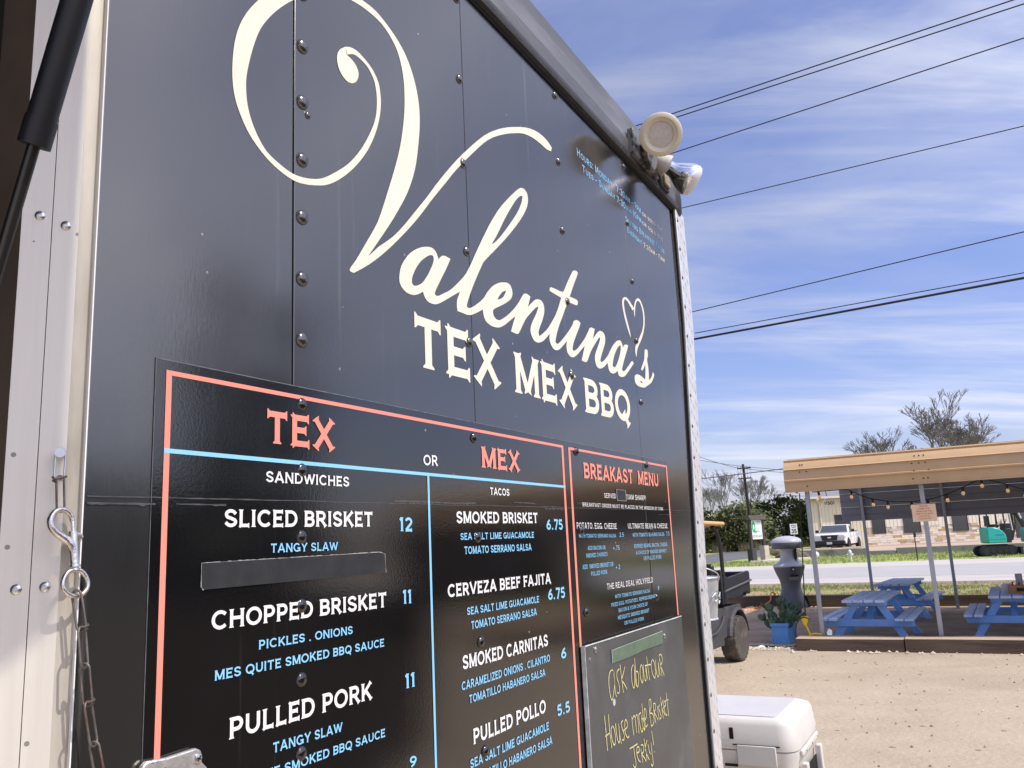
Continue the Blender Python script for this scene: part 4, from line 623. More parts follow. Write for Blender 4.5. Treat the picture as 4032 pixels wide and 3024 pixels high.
# broken amber marker lamp by the bulb
mk = onwall('marker_lamp', 'small weathered amber marker lamp on the roof rail behind the chrome bulb', 'marker lamp', 2.84, 0.02, 2.86)
KS = (2.84, -0.02, 2.86)
M().box(2.795, 2.885, -0.030, -0.014, 2.858, 2.925).build('lamp_base', m_lip, mk, shift=KS, bevel=0.004)
M().box(2.81, 2.87, -0.040, -0.030, 2.868, 2.915).build('amber_insert', mat('aged_amber', (0.28,0.22,0.11), 0.4, var=0.4, vs=60), mk, shift=KS, bevel=0.003)
# ---------------------------------------------------------------- ground, roads, verges
m_dirt = mat('sandy_dirt', (0.46,0.375,0.27), 0.95, var=0.08, vs=0.9, bump=0.5, bs=16, col2=(0.37,0.295,0.21), c2s=0.55, c2w=(0.45,0.75), streak=((0.5,1.6,1),(0.40,0.325,0.235),0.52,0.72), spots=(6, 0.10, (0.25,0.19,0.13)), spec=0.1)
m_soil = mat('dark_packed_soil', (0.42,0.31,0.21), 0.95, var=0.25, vs=1.5, bump=0.7, bs=18, col2=(0.50,0.38,0.27), c2s=1.2, c2w=(0.5,0.75), spec=0.1)
m_grass = mat('verge_ground', (0.27,0.28,0.11), 0.95, var=0.25, vs=1.2, bump=0.8, bs=8, col2=(0.36,0.28,0.16), c2s=0.55, c2w=(0.42,0.62), spec=0.1)
m_grass2 = mat('far_verge_ground', (0.33,0.40,0.12), 0.95, var=0.2, vs=0.8, bump=0.8, bs=6, col2=(0.28,0.24,0.10), c2s=0.35, c2w=(0.52,0.72), spec=0.1)
m_road = mat('pale_asphalt', (0.50,0.465,0.42), 0.9, var=0.06, vs=0.6, bump=0.3, bs=40, col2=(0.62,0.56,0.47), c2s=0.09, c2w=(0.45,0.7), stretch=(0.35,1.4,1), spec=0.1)
m_shoulder = mat('road_shoulder', (0.28,0.22,0.17), 0.95, var=0.2, vs=1.5, bump=0.6, bs=20, spec=0.1)
m_side = mat('side_road_asphalt', (0.155,0.155,0.155), 0.9, var=0.08, vs=0.5, spec=0.1)
m_conc = mat('weathered_concrete', (0.26,0.245,0.205), 0.9, var=0.15, vs=1.2, bump=0.4, bs=15, col2=(0.12,0.115,0.095), c2s=0.9, c2w=(0.55,0.75), spec=0.15)
m_lot = mat('lot_concrete', (0.47,0.37,0.27), 0.9, var=0.08, vs=0.4, spec=0.1)
m_linep = mat('road_paint', (0.60,0.57,0.53), 0.8, var=0.15, vs=2)
def structure(name, m, mt, **kw): return m.build(name, mt, kind='structure', **kw)
gm = M(); n = 14; gs = [-140,-60,-25,-10,-4,0,3,6,9,13,20,40,90,240]; gy = [-120,-50,-20,-8,-2,1,4,7,10,14,22,60,160,420]
for y in gy:
    for x in gs: gm.v.append((x,y,0))
for j in range(13):
    for i in range(13): gm.f.append((j*14+i,j*14+i+1,j*14+15+i,j*14+14+i)); gm.mi.append(0)
structure('ground', gm, m_dirt, smooth=0)
# pavilion frame of reference
PD = Vector((math.cos(R(-27)), math.sin(R(-27)), 0)); PP = Vector((-PD.y, PD.x, 0)); P1 = Vector((4.21,12.30,0)); PR = R(-27)
def pv(a, d, z=0): v = P1+PD*a+PP*d; return (v.x, v.y, z)
def sheet(name, pts, z, mt): return structure(name, M().sheet([(p[0],p[1]) for p in pts], z), mt, smooth=0)
sheet('soil_floor', [pv(-1.55,0.45), pv(-0.4,0.25), pv(12,0.22), pv(12,6.5), pv(-2.2,6.5), pv(-2.5,4.6), pv(-2.35,2.0)], 0.004, m_soil)
sheet('added_dark_yard', [(2.0,-14),(34,-14),(34,20),(13,8.6),(5.2,4.3),(2.0,1.6)], 0.004, mat('dark_yard_brown', (0.05,0.036,0.026), 0.95, var=.3, vs=2, bump=.8, bs=14, spec=.05))  # unseen dark ground added so the wall's lower reflection turns dark
# verge beyond the yard, main road running left-right, far verge, side road
def nl(x): return 26.0-0.60*(x-10.4)      # near edge of the road in plan
def fl_(x): return 41.2-0.36*(x-16.3)     # far edge
sheet('near_verge', [pv(-14,6.7), pv(20,6.7), (30,nl(30)), (-14,nl(-14))], 0.004, m_grass)
sheet('road_shoulder', [(-50,nl(-50)-1.0), (50,nl(50)-1.3), (50,nl(50)+1), (-50,nl(-50)+1)], 0.008, m_shoulder)
sheet('road', [(-50,nl(-50)), (50,nl(50)), (50,fl_(50)), (-50,fl_(-50))], 0.012, m_road)
def between(t0, t1): return [(x, nl(x)+(fl_(x)-nl(x))*t) for x, t in ((-50,t0),(50,t0),(50,t1),(-50,t1))]
sheet('road_lane', between(0.20,0.72), 0.0155, mat('worn_lane_asphalt',(0.415,0.40,0.385),.9,var=.06,vs=.5,spec=.1))
sheet('edge_line', between(0.115,0.125), 0.016, m_linep)
sheet('far_verge', [(-50,fl_(-50)), (50,fl_(50)), (75,60), (60,90), (45,150), (-60,150)], 0.004, m_grass2)
sheet('side_road', [(4,46.2), (11.3,50.9), (18,62), (24.6,80.4), (36,110), (44,118), (30.5,104), (16.7,74.7), (8,66), (-12,60), (-14,53)], 0.02, m_side)
sheet('parking_lot', [(17.9,52.9), (32.5,48.4), (62,47), (62,90), (22.2,70), (20.0,62)], 0.22, m_lot)
structure('lot_bank', M().add([(17.9,52.9,0.22),(20.0,62,0.22),(22.2,70,0.22),(20.6,71,0),(18.6,62.4,0),(16.6,53.2,0)], [(0,1,4,5),(1,2,3,4)]), m_grass2)
structure('lot_kerb', M().bar((26.0,67.0,0.25),(46,67.0,0.25),1.6,0.12), mat('pinkish_concrete_walk', (0.56,0.44,0.40), 0.9, var=0.06))
# grass blades
def blades(name, mt, n, area, hmin, hmax, wdt, seed, dens=None):
    rnd = random.Random(seed); m = M()
    c = 0
    while c < n:
        x, y = area(rnd)
        if dens and rnd.random() > dens(x, y): continue
        c += 1
        for _ in range(2):
            a = rnd.uniform(0, 6.28); h = rnd.uniform(hmin, hmax); dx, dy = math.cos(a)*wdt, math.sin(a)*wdt; lx, ly = rnd.uniform(-.5,.5)*h, rnd.uniform(-.5,.5)*h
            m.cur = 0 if rnd.random() < .62 else 1
            x2, y2 = x+rnd.uniform(-.05,.05), y+rnd.uniform(-.05,.05)
            m.add([(x2-dx,y2-dy,0),(x2+dx,y2+dy,0),(x2+lx,y2+ly,h)], [(0,1,2)])
    o = m.build(name, mt, kind='stuff', smooth=0, fix=False); o['category'] = 'grass'; return o
g_a = mat('grass_green', (0.25,0.31,0.085), 0.8, var=0.3, vs=0.8, spec=0.2); g_b = mat('grass_straw', (0.46,0.40,0.22), 0.9, var=0.25, vs=0.8, spec=0.1); g_c = mat('lawn_green', (0.36,0.45,0.12), 0.8, var=0.3, vs=0.5, spec=0.2)
def near_area(r):
    while True:
        p = pv(r.uniform(-6,10), r.uniform(6.75,16.5))
        if p[1] < nl(p[0])-1.0: return p[0], p[1]
pn = lambda x, y: max(0.04, min(1, 0.55+1.9*mnoise.noise((x*0.55, y*0.55, 3))))
tag(blades('near_grass', [g_a, g_b], 14000, near_area, 0.03, 0.10, 0.010, 5, pn), 'patchy dry grass between the timbers and the road')
def far_area(r):
    x = 6+r.random()*34; y0 = fl_(x); y1 = 53.2-(x-17)*0.38 if x > 17 else y0+8
    return x, y0+0.2+(y1-y0-0.4)*r.random()
tag(blades('far_grass', [g_c, g_b], 9000, far_area, 0.05, 0.16, 0.022, 6, lambda x, y: max(.1, min(1, .8+1.2*mnoise.noise((x*.3, y*.3, 8))))), 'bright green roadside grass below the concrete retaining wall')
# loose stones
def stones(name, n, area, r0, r1, mt, seed, label):
    rnd = random.Random(seed); m = M()
    for _ in range(n):
        x, y = area(rnd); r = rnd.uniform(r0, r1); a = rnd.uniform(0, 6.28)
        pts = [(1,0,.1),(.2,.9,.0),(-.9,.3,.1),(-.4,-.8,0),(.5,-.7,.05),(.1,.1,.75)]
        m.add([(x+r*(math.cos(a)*px-math.sin(a)*py)*rnd.uniform(.7,1.2), y+r*(math.sin(a)*px+math.cos(a)*py)*rnd.uniform(.7,1.2), .004+r*pz) for px, py, pz in pts], [(0,1,5),(1,2,5),(2,3,5),(3,4,5),(4,0,5)])
    o = m.build(name, mt, kind='stuff', smooth=0, fix=False); tag(o, label, 'gravel'); return o
m_gravel = mat('limestone_gravel', (0.62,0.52,0.40), 0.9, var=0.2, vs=20)
def ga(r): p = pv(r.uniform(-2.2,0.0), r.gauss(-0.25,0.16)); return p[0], p[1]
def gb(r): p = pv(r.uniform(-0.5,4.0), r.gauss(-0.58,0.05)); return p[0], p[1]
stones('gravel', 420, ga, 0.008, 0.035, m_gravel, 11, 'pale limestone gravel spilled beside the blue planter')
stones('gravel', 60, gb, 0.008, 0.045, m_gravel, 12, 'pale stones scattered along the foot of the front timber')
def gc(r): p = pv(r.uniform(-2.4,-0.9), r.gauss(6.15,0.22)); return p[0], p[1]
stones('gravel', 500, gc, 0.02, 0.06, mat('sun_tinted_gravel', (0.62,0.47,0.30), 0.9, var=0.2), 13, 'tan gravel strip in front of the back timber')  # warm gravel colour carries the sunlight on this strip
def gd(r):
    y = 2.5+r.random()**0.6*9; return r.uniform(0.05, 0.62)*y, y
stones('dirt_specks', 260, gd, 0.005, 0.016, mat('brown_debris', (0.22,0.15,0.09), 0.9, var=0.4, vs=3), 14, 'small brown twigs and pebbles strewn over the sandy yard')
stones('dirt_specks', 40, gd, 0.006, 0.015, m_gravel, 15, 'small pale pebbles strewn over the sandy yard')

# ---------------------------------------------------------------- timbers round the pavilion
m_timb = mat('creosoted_timber', (0.105,0.072,0.05), 0.85, var=0.3, vs=4, stretch=(0.25,3,3), bump=0.6, bs=30, col2=(0.16,0.12,0.09), c2s=2, c2w=(0.55,0.75))
m_ttop = mat('sunlit_weathered_timber', (0.52,0.39,0.25), 0.9, var=0.15, vs=5, stretch=(0.3,3,3), bump=0.4, bs=30, col2=(0.25,0.17,0.11), c2s=4, c2w=(0.62,0.72))  # pale tone mixes weathering with sunlight on the top, put into colour
def timber(a0, a1, d, w, h, label, top=True, rz=PR, loc=None):
    t = thing('landscape_timber', label, 'timber', pv(a0, d) if loc is None else loc, rz, 'timbers edging the pavilion floor')
    m = M(); L_ = a1-a0; N = 24
    for i in range(N+1):
        x = L_*i/N; j = lambda s: 0.012*mnoise.noise((a0+x*1.3, s, d))
        m.v += [(x, -w/2+j(1), 0), (x, w/2+j(2), 0), (x, w/2+j(3), h-.012+j(4)), (x, -w/2+j(5)*1.4, h-.012+j(6))]
    for i in range(N):
        b = i*4
        for q in ((0,3),(3,2),(2,1)): m.f.append((b+q[0], b+4+q[0], b+4+q[1], b+q[1])); m.mi.append(0)
    m.f += [(0,1,2,3), (N*4+3,N*4+2,N*4+1,N*4)]; m.mi += [0,0]
    m.build('timber_body', m_timb, t)
    if top:
        k = M()
        for i in range(N+1):
            x = L_*i/N; j = lambda s: 0.012*mnoise.noise((a0+x*1.3, s, d))
            k.v += [(x, -w/2+0.004+j(5)*1.4, h-.008+j(6)), (x, w/2-0.004+j(3), h-.008+j(4))]
        for i in range(N): k.f.append((2*i,2*i+2,2*i+3,2*i+1)); k.mi.append(0)
        k.build('sunlit_worn_top', m_ttop, t, smooth=0)
    return t
timber(-0.30, 1.06, -0.27, 0.42, 0.165, 'front landscape timber with worn top coloured pale as in sunlight, nearest the yellow cord splitter')
timber(1.075, 3.5, -0.275, 0.42, 0.172, 'front landscape timber with worn top coloured pale as in sunlight, in front of the second pavilion post')
timber(3.515, 8.0, -0.27, 0.42, 0.168, 'front landscape timber under the right picnic table, running out of frame')
timber(-4.5, 1.0, 6.6, 0.2, 0.26, 'dark rear timber behind the handwashing station and cactus', top=False)
timber(1.02, 9.0, 6.6, 0.2, 0.22, 'dark rear timber behind the picnic tables', top=False)

# ---------------------------------------------------------------- pavilion (metal carport)
m_tan = mat('tan_roof_sheet', (0.56,0.37,0.19), 0.42, var=0.06, vs=3, metal=0.1, col2=(0.52,0.37,0.23), c2s=2, c2w=(0.5,0.75))
m_under = mat('grey_sheet_back', (0.27,0.285,0.32), 0.5, var=0.08, vs=3, metal=0.2)
m_galv = mat('galvanised_post', (0.40,0.42,0.45), 0.42, metal=0.5, var=0.1, vs=18, stretch=(1,1,0.3))
pav = thing('pavilion', 'open metal pavilion with rounded tan roof edge and grey posts over the picnic tables', 'pavilion', P1, PR)
RL, RR_ = -0.27, 9.5
# front roof sheet: eave face, rounded shoulder, gently rising roof (d measured back from posts)
ev = [(-0.20,2.175),(-0.20,2.29),(-0.198,2.40),(-0.175,2.50),(-0.125,2.575),(-0.05,2.625),(0.06,2.65)]
roofp = []
for i, (d, z) in enumerate(ev): roofp.append((d, z))
def ribbed(poly, every=0.17, h=0.024):
    pts = [Vector(p) for p in poly]; o = [pts[0]]; acc = 0.02
    for a, b in zip(pts, pts[1:]):
        l = (b-a).length; d = (b-a)/l; nr = Vector((-d.y, d.x)); t = every-acc
        while t < l:
            for dt, k_ in ((-0.016,0),(-0.013,1),(0.008,1),(0.018,0)):
                if 0 < t+dt < l: o.append(a+d*(t+dt)+nr*h*k_)
            t += every
        acc = l-(t-every) if t-every > 0 else acc+l
        o.append(b)
    return o
def sweep(mb, prof, a0, a1, th=0.004):
    n = len(prof); b = len(mb.v)
    for a in (a0, a1):
        for p in prof: mb.v.append((a, p.x, p.y))
        for i, p in enumerate(prof):
            q = prof[min(n-1,i+1)]-prof[max(0,i-1)]; q.normalize(); mb.v.append((a, p.x+q.y*th, p.y-q.x*th))
    N2 = 2*n
    for i in range(n-1):
        mb.f += [(b+i,b+i+1,b+N2+i+1,b+N2+i),(b+n+i,b+N2+n+i,b+N2+n+i+1,b+n+i+1)]
        mb.f += [(b+i,b+n+i,b+n+i+1,b+i+1),(b+N2+i,b+N2+i+1,b+N2+n+i+1,b+N2+n+i)]
    mb.f += [(b,b+N2,b+N2+n,b+n),(b+n-1,b+2*n-1,b+N2+2*n-1,b+N2+n-1)]
    mb.mi += [0]*(len(mb.f)-len(mb.mi)); return mb
sweep(M(), ribbed(ev), RL, RR_).build('eave_sheet', m_tan, pav, smooth=25)
M().box(RL-0.002, RR_, -0.212, -0.188, 2.160, 2.176).build('eave_trim', m_tan, pav)
roof_front = [(0.06,2.652),(3.0,2.80)]; roof_back = [(3.0,2.80),(5.95,2.655),(6.08,2.62),(6.16,2.54),(6.19,2.44)]
sweep(M(), ribbed(roof_front, 0.26, 0.012), RL, RR_).build('roof_sheet', m_tan, pav, smooth=25)
sweep(M(), ribbed(roof_back, 0.26, 0.012), RL, RR_).build('roof_sheet', m_tan, pav, smooth=25)
M().add([(RL+.03,-0.05,2.60),(RR_,-0.05,2.60),(RR_,3.0,2.765),(RL+.03,3.0,2.765),(RL+.03,6.1,2.60),(RR_,6.1,2.60)], [(0,3,2,1),(3,4,5,2)]).build('roof_lining', m_under, pav, smooth=0)
for zz0, zz1 in ((1.765,2.05),(2.054,2.33),(2.334,2.60)):      # rear wall sheets, ribbed
    sweep(M(), ribbed([(6.06,zz0),(6.06,zz1)], 0.14, 0.012), RL+0.05, RR_).build('wall_sheet', m_under, pav, smooth=25)
post = M().box(-0.03,0.03,-0.03,0.03,0,2.64)
pme = post.mesh('post', m_galv, smooth=0)
for i in range(6):
    for d, o_, zt in ((0.0,0.0,1.0),(6.0,0.2,0.985)):
        p = bpy.data.objects.new('post', pme); COL.objects.link(p); p.parent = pav; p.location = (1.5*i+o_, d, 0.0); p.scale = (1,1,zt)
        b = p.modifiers.new('edge','BEVEL'); b.width = 0.008; b.segments = 2
for i in range(6): M().bar((1.5*i,0.02,2.60),(1.5*i,3.0,2.745),0.05,0.05).bar((1.5*i,3.0,2.745),(1.5*i+.2,6.0,2.58),0.05,0.05).build('rafter', m_under, pav)
scr = M().lathe([(0.010,0),(0.010,0.004),(0.004,0.007),(0,0.007)], 8, Matrix.Rotation(R(90),4,'X')).mesh('roof_screw', m_dark)
for a in (-0.05, 0.02, 1.45, 1.52, 1.6, 2.95, 3.02):
    for z in (2.235, 2.345, 2.445, 2.55):
        if random.random() < 0.75:
            o = bpy.data.objects.new('roof_screw', scr); COL.objects.link(o); o.parent = pav; o.location = (a+random.uniform(-.03,.03), -0.203 if z < 2.42 else (-0.186 if z < 2.5 else -0.148), z)
# ---------------------------------------------------------------- festoon lights
m_cable = mat('black_cable', (0.012,0.012,0.012), 0.6, var=0)
m_bulb = mat('warm_clear_bulb', (0.95,0.75,0.5), 0.05, var=0, trans=0.7, emit=(1.0,0.55,0.22,0.12))
fs = thing('festoon_lights', 'string of warm bulbs on black cable looped under the tan roof edge', 'string lights', pv(0,0.08,2.15), PR)
FO = Vector(pv(0,0.08,2.15)); PI_ = Matrix.Rotation(-PR,4,'Z')
swag = [(0.06,2.16),(0.50,2.165),(0.62,2.12),(0.80,2.03),(1.05,1.965),(1.35,1.94),(1.62,1.965),(1.85,2.03),(2.05,2.11),(2.20,2.17),(2.34,2.16),(2.52,2.09),(2.72,2.01),(2.98,1.975),(3.25,2.01),(3.5,2.10),(3.68,2.175),(3.9,2.10),(4.2,1.98),(4.5,1.95),(4.8,2.0),(5.1,2.12)]
cp = crom([(a,0,z-2.15) for a,z in swag],4)
M().tube(cp, 0.007, 6).build('cable', m_cable, fs)
bulb_b = M().lathe([(0.0,-0.105),(0.012,-0.100),(0.022,-0.083),(0.023,-0.070),(0.016,-0.052),(0.012,-0.045)], 12).mesh('bulb', m_bulb, smooth=60)
sock_b = M().lathe([(0.010,0.012),(0.016,0.006),(0.017,-0.042),(0.012,-0.048)], 10).mesh('socket', m_cable, smooth=40)
for a in (0.16, 0.60, 0.83, 1.08, 1.33, 1.58, 1.80, 2.00, 2.22, 2.53, 2.70, 2.86, 3.08, 3.24, 3.48, 3.75, 4.0, 4.25, 4.5, 4.75):
    p = min(cp, key=lambda q: abs(q.x-a))
    s_ = bpy.data.objects.new('socket', sock_b); COL.objects.link(s_); s_.parent = fs; s_.location = (p.x, 0, p.z-0.008); s_.rotation_euler = (random.uniform(-.15,.15),random.uniform(-.15,.15),0)
    b = bpy.data.objects.new('bulb', bulb_b); COL.objects.link(b); b.parent = s_
# ---------------------------------------------------------------- picnic tables
m_pblue = mat('blue_painted_wood', (0.24,0.47,0.90), 0.5, var=0.12, vs=4, stretch=(1,0.3,1), bump=0.25, bs=40, col2=(0.30,0.52,0.86), c2s=3, c2w=(0.5,0.8))
m_ptop = mat('blue_worn_planks', (0.46,0.56,0.76), 0.45, var=0.2, vs=5, stretch=(2,0.25,1), bump=0.3, bs=40, col2=(0.56,0.60,0.68), c2s=3.5, c2w=(0.48,0.68))
def picnic_table(label, loc, rz):
    t = thing('picnic_table', label, 'picnic table', loc, rz, 'blue picnic tables under the pavilion')
    hl = 0.98
    for i in range(4):
        x = -0.218+i*0.1455; M().box(x-0.066, x+0.066, -hl+random.uniform(-.012,.012), hl, 0.575, 0.612).build('table_plank', m_ptop, t, bevel=0.005)
    for s in (-1, 1):
        for i in range(2):
            x = s*(0.435+i*0.125); M().box(x-0.055, x+0.055, -hl+0.01, hl, 0.325, 0.358).build('bench_plank', m_ptop, t, bevel=0.005)
        for y in (-0.62, 0.62):
            M().add([(s*0.135-.055,y-.02,0.574),(s*0.135+.055,y-.02,0.574),(s*0.135-.055,y+.02,0.574),(s*0.135+.055,y+.02,0.574),
                     (s*0.50-.055,y-.02,0.0),(s*0.50+.055,y-.02,0.0),(s*0.50-.055,y+.02,0.0),(s*0.50+.055,y+.02,0.0)],
                    [(0,1,5,4),(2,6,7,3),(0,4,6,2),(1,3,7,5),(0,2,3,1),(4,5,7,6)]).build('leg', m_pblue, t)
    for y in (-0.662, 0.662):
        M().box(-0.60, 0.60, y-.02, y+.02, 0.225, 0.324).build('bench_beam', m_pblue, t, bevel=0.004)
        M().box(-0.27, 0.27, y-.02, y+.02, 0.51, 0.574).build('top_beam', m_pblue, t, bevel=0.004)
    for s in (-1, 1): M().bar((0,s*0.64,0.27),(0,s*0.12,0.56),0.08,0.035).build('brace', m_pblue, t)
    M().box(-0.25,0.25,-0.03,0.03,0.54,0.574).build('cleat', m_pblue, t)
    return t
t1 = picnic_table('blue picnic table between the first and second front posts, nearest the planter', (5.27,13.03,0.004), R(-30))
t2 = picnic_table('blue picnic table farthest back, behind the nearest table', (7.05,16.1,0.004), R(-33))
t3 = picnic_table('blue picnic table at the right edge carrying the wooden caddy', (7.13,12.62,0.004), R(-30))
t4 = picnic_table('blue picnic table behind the caddy at the far right', (9.35,15.2,0.004), R(-31))
# caddy with bottles on the right table
m_cw = mat('caddy_wood', (0.36,0.17,0.07), 0.55, var=0.2, vs=8, stretch=(1,1,4))
cd = thing('condiment_caddy', 'brown wooden condiment caddy with black handle on the right picnic table', 'caddy', (6.95,12.05,0.617), R(-27))
for x0,x1,y0,y1 in ((-.16,.16,-.085,-.073),(-.16,.16,.073,.085),(-.16,-.148,-.0725,.0725),(.148,.16,-.0725,.0725)): M().box(x0,x1,y0,y1,0,.115).build('side_board', m_cw, cd, bevel=.002)
M().box(-.147,.147,-.072,.072,0,.01).build('bottom_board', m_cw, cd)
M().tube(crom([(-.055,-.087,.055),(-.055,-.105,.06),(-.03,-.112,.06),(.03,-.112,.06),(.055,-.105,.06),(.055,-.087,.055)],3), .009, 8).box(-.065,.065,-.091,-.0855,.035,.085).build('pull_handle', m_black, cd)
for i, (x, c, h, nm) in enumerate(((-.10,(0.30,0.03,0.02),.15,'dark red sauce bottle in the wooden caddy'),(-.02,(0.03,0.018,0.012),.14,'dark brown sauce bottle in the wooden caddy'),(.05,(0.015,0.012,0.012),.15,'black sauce bottle in the wooden caddy'))):
    b = M().lathe([(0.0,.0),(.026,.0),(.028,.01),(.028,h*.6),(.012,h*.78),(.011,h*.9),(.014,h*.9),(.014,h),(0,h)], 14).build('sauce_bottle', mat('bottle_glass', c, 0.2, var=0), None, nm, 'bottle', 'bottles in the caddy', loc=tuple(Vector((6.95,12.05,0.628))+Matrix.Rotation(R(-27),3,'Z')@Vector((x,0.01,0))))
nk = M().box(-.07,.07,-.045,.045,.0,.125); nk.box(-.062,.062,-.04,.04,.125,.128)
nk.build('napkin_box', mat('galvanised_box', (0.55,0.55,0.56), 0.4, metal=.5, var=.1), None, 'small grey metal napkin box behind the wooden caddy', 'napkin box', loc=(6.92,12.32,0.613), rz=R(-27), bevel=.003)
tin = M().lathe([(.0,.0),(.045,.0),(.045,.26),(.04,.262),(.0,.262)], 18).build('metal_canister', mat('grey_canister', (0.30,0.30,0.31), 0.4, metal=.6, var=.1), None, 'tall grey canister beside the caddy at the right edge', 'canister', loc=(7.06,12.27,0.613))
# ---------------------------------------------------------------- notice on the second post
nb = Vector(pv(1.5,-0.045,0)); no_ = thing('notice_board', 'small pale orange notice with red print fixed to the second front post', 'notice', (nb.x, nb.y, 1.66), R(-22))
M().box(-0.155,0.145,-0.012,0.0,0.0,0.232).build('notice_sheet', mat('orange_paper', (0.88,0.62,0.40), 0.7, var=0.04), no_)
nm = M(); pn_ = lambda s, z, d: (s, -0.0135-d, z)
for i, (tx_, w_) in enumerate((('LEAVE THE',.10),('CLEANING TO US!',.155),('Please leave your',.19),('trash on the table &',.21),('our staff will',.14),('clean for you!',.15))):
    text(nm, tx_, pn_, -.005-w_/2, -.005+w_/2, .196-i*.033, .196-i*.033, .020, t=.19, flare=1)
nm.build('notice_print', mat('red_print', (0.62,0.14,0.06), 0.8, var=0), no_, smooth=0, fix=False)
M().box(-0.03,0.03,0.0,0.012,-0.03,0.05).build('bracket', m_galv, no_)
# ---------------------------------------------------------------- cords
m_yel = mat('yellow_plastic', (0.85,0.55,0.01), 0.4, var=0.05)
yb = Vector(pv(-0.19,-0.08,0.165)); sp2 = thing('cord_splitter', 'bright yellow fan-shaped cord splitter standing up by the first post', 'cord splitter', yb, PR)
M().prism([(-.015,.13),(.018,.13),(.055,.245),(.035,.262),(.02,.25),(.004,.266),(-.015,.25),(-.035,.26),(-.052,.24)], lambda a,b,d: (a-.02,d,b), -.018, .018).build('splitter_head', m_yel, sp2, bevel=.005)
M().tube(crom([(.03,0,-.01),(.02,0,.04),(.0,0,.10),(-.018,0,.14)],4), .012, 8).build('splitter_neck', m_yel, sp2)
M().tube(crom([(.03,.0,.008),(.09,.01,.02),(.16,.02,.013),(.20,.02,.012)],4), .011, 8).build('yellow_cord', m_yel, sp2)
c0 = Vector(pv(-0.10,-0.03,2.15)); c1 = Vector(pv(-0.20,-0.06,0.42))
M().tube([tuple(c0.lerp(c1,i/8)) for i in range(9)], 0.008, 6).build('hanging_cable', m_cable, None, 'thin black cable hanging from the roof down to the yellow splitter', 'cable')
gc_ = [(4.00,12.15,.40),(3.93,12.2,.42),(3.86,12.25,.36),(3.83,12.3,.22),(3.84,12.35,.06),(3.86,12.4,.02),(3.80,12.38,.012),(3.65,12.42,.012),(3.45,12.55,.012),(3.30,12.62,.012),(3.0,12.7,.012)]
M().tube(crom(gc_,5), 0.011, 7).build('green_cord', mat('green_cord', (0.055,0.06,0.04), 0.6, var=.2), None, 'dark green cord arching from the splitter to the gravel by the planter', 'cord')
oc = [(4.2,18.3,.03),(4.75,18.5,.03),(5.1,18.65,.05),(5.35,18.72,.16),(5.40,18.80,.28),(5.45,18.86,.33),(5.52,18.88,.30),(5.50,18.9,.26)]
M().tube(crom(oc,4), 0.016, 7).build('orange_cord', mat('orange_cord', (0.75,0.28,0.08), 0.5, var=.1), None, 'orange extension cord lying over the rear timber behind the cart', 'cord')
M().add([(-.06,-.05,.006),(.05,-.06,.012),(.065,.04,.02),(-.04,.055,.008),(0,0,.035)], [(0,1,4),(1,2,4),(2,3,4),(3,0,4)]).build('paper_scrap', mat('white_paper', (0.8,0.8,0.8), .8, var=.03), None, 'crumpled white paper scrap on the gravel beside the green cord', 'paper', loc=(3.37,12.48,.004), smooth=0)
M().add([(-.03,-.03,0),(.03,-.03,0),(.045,.0,.06),(.0,.0,.085),(-.035,.0,.03),(0,.03,0)], [(0,1,2,3,4),(0,4,5),(4,3,5),(3,2,5),(2,1,5)]).build('paper_cup', mat('white_card', (0.82,0.82,0.82), .7, var=.03), None, 'crushed white paper cup on the front timber beside the first post', 'cup', loc=tuple(Vector(pv(.10,-.10,.172))), smooth=0)
# ---------------------------------------------------------------- planter and prickly pear
m_plb = mat('planter_blue', (0.13,0.34,0.68), 0.5, var=0.08, vs=6, bump=.15, bs=40)
plt = thing('planter_box', 'bright blue wooden planter box on the soil between cart and pavilion', 'planter', (3.93,13.15,0.0), R(-27))
PW, PL = .115, .37
for x0,x1,y0,y1 in ((-PW,PW,-PL,-PL+.02),(-PW,PW,PL-.02,PL),(-PW,-PW+.02,-PL+.021,PL-.021),(PW-.02,PW,-PL+.021,PL-.021)): M().box(x0,x1,y0,y1,.012,.265).build('side_board', m_plb, plt, bevel=.004)
for nm_,z0,z1 in (('top_trim',.245,.29),('base_trim',.0,.04)):
    M().box(-PW-.015,PW+.015,-PL-.015,-PL-.0005,z0,z1).box(-PW-.015,PW+.015,PL+.0005,PL+.015,z0,z1).box(-PW-.015,-PW-.0005,-PL,PL,z0,z1).box(PW+.0005,PW+.015,-PL,PL,z0,z1).build(nm_, m_plb, plt, bevel=.004)
M().box(-PW+.02,PW-.02,-PL+.02,PL-.02,.20,.235).build('potting_soil', m_soil, plt)
m_pad = [mat('cactus_pad', c, 0.5, var=.25, vs=12, bump=.3, bs=60, spots=(30,.5,(.25,.25,.14)), col2=c2, c2s=6, c2w=(.55,.75)) for c,c2 in (((0.06,0.115,0.06),(0.09,0.14,0.07)),((0.085,0.13,0.05),(0.14,0.16,0.08)),((0.05,0.095,0.06),(0.08,0.13,0.08)))]
cac = thing('prickly_pear', 'dark green prickly pear cactus growing in the blue planter', 'cactus', (3.92,13.12,.235), R(-27))
random.seed(21)
def pad(base, dirv, l, lvl):
    d = Vector(dirv).normalized(); c = Vector(base)+d*l*.5; rot = d.to_track_quat('Z','Y').to_matrix()@Matrix.Rotation(random.uniform(0,3.14),3,'Z')
    M().ball(c, l*.37, l*.085, l*.52, 12, 8, rot).build('pad', random.choice(m_pad), cac, smooth=60)
    if lvl > 0:
        for _ in range(random.choice((1,2,2))):
            nd = d+Vector((random.uniform(-.75,.75),random.uniform(-.75,.75),random.uniform(-.1,.6))); pad(Vector(base)+d*l*.97, nd, l*random.uniform(.75,.95), lvl-1)
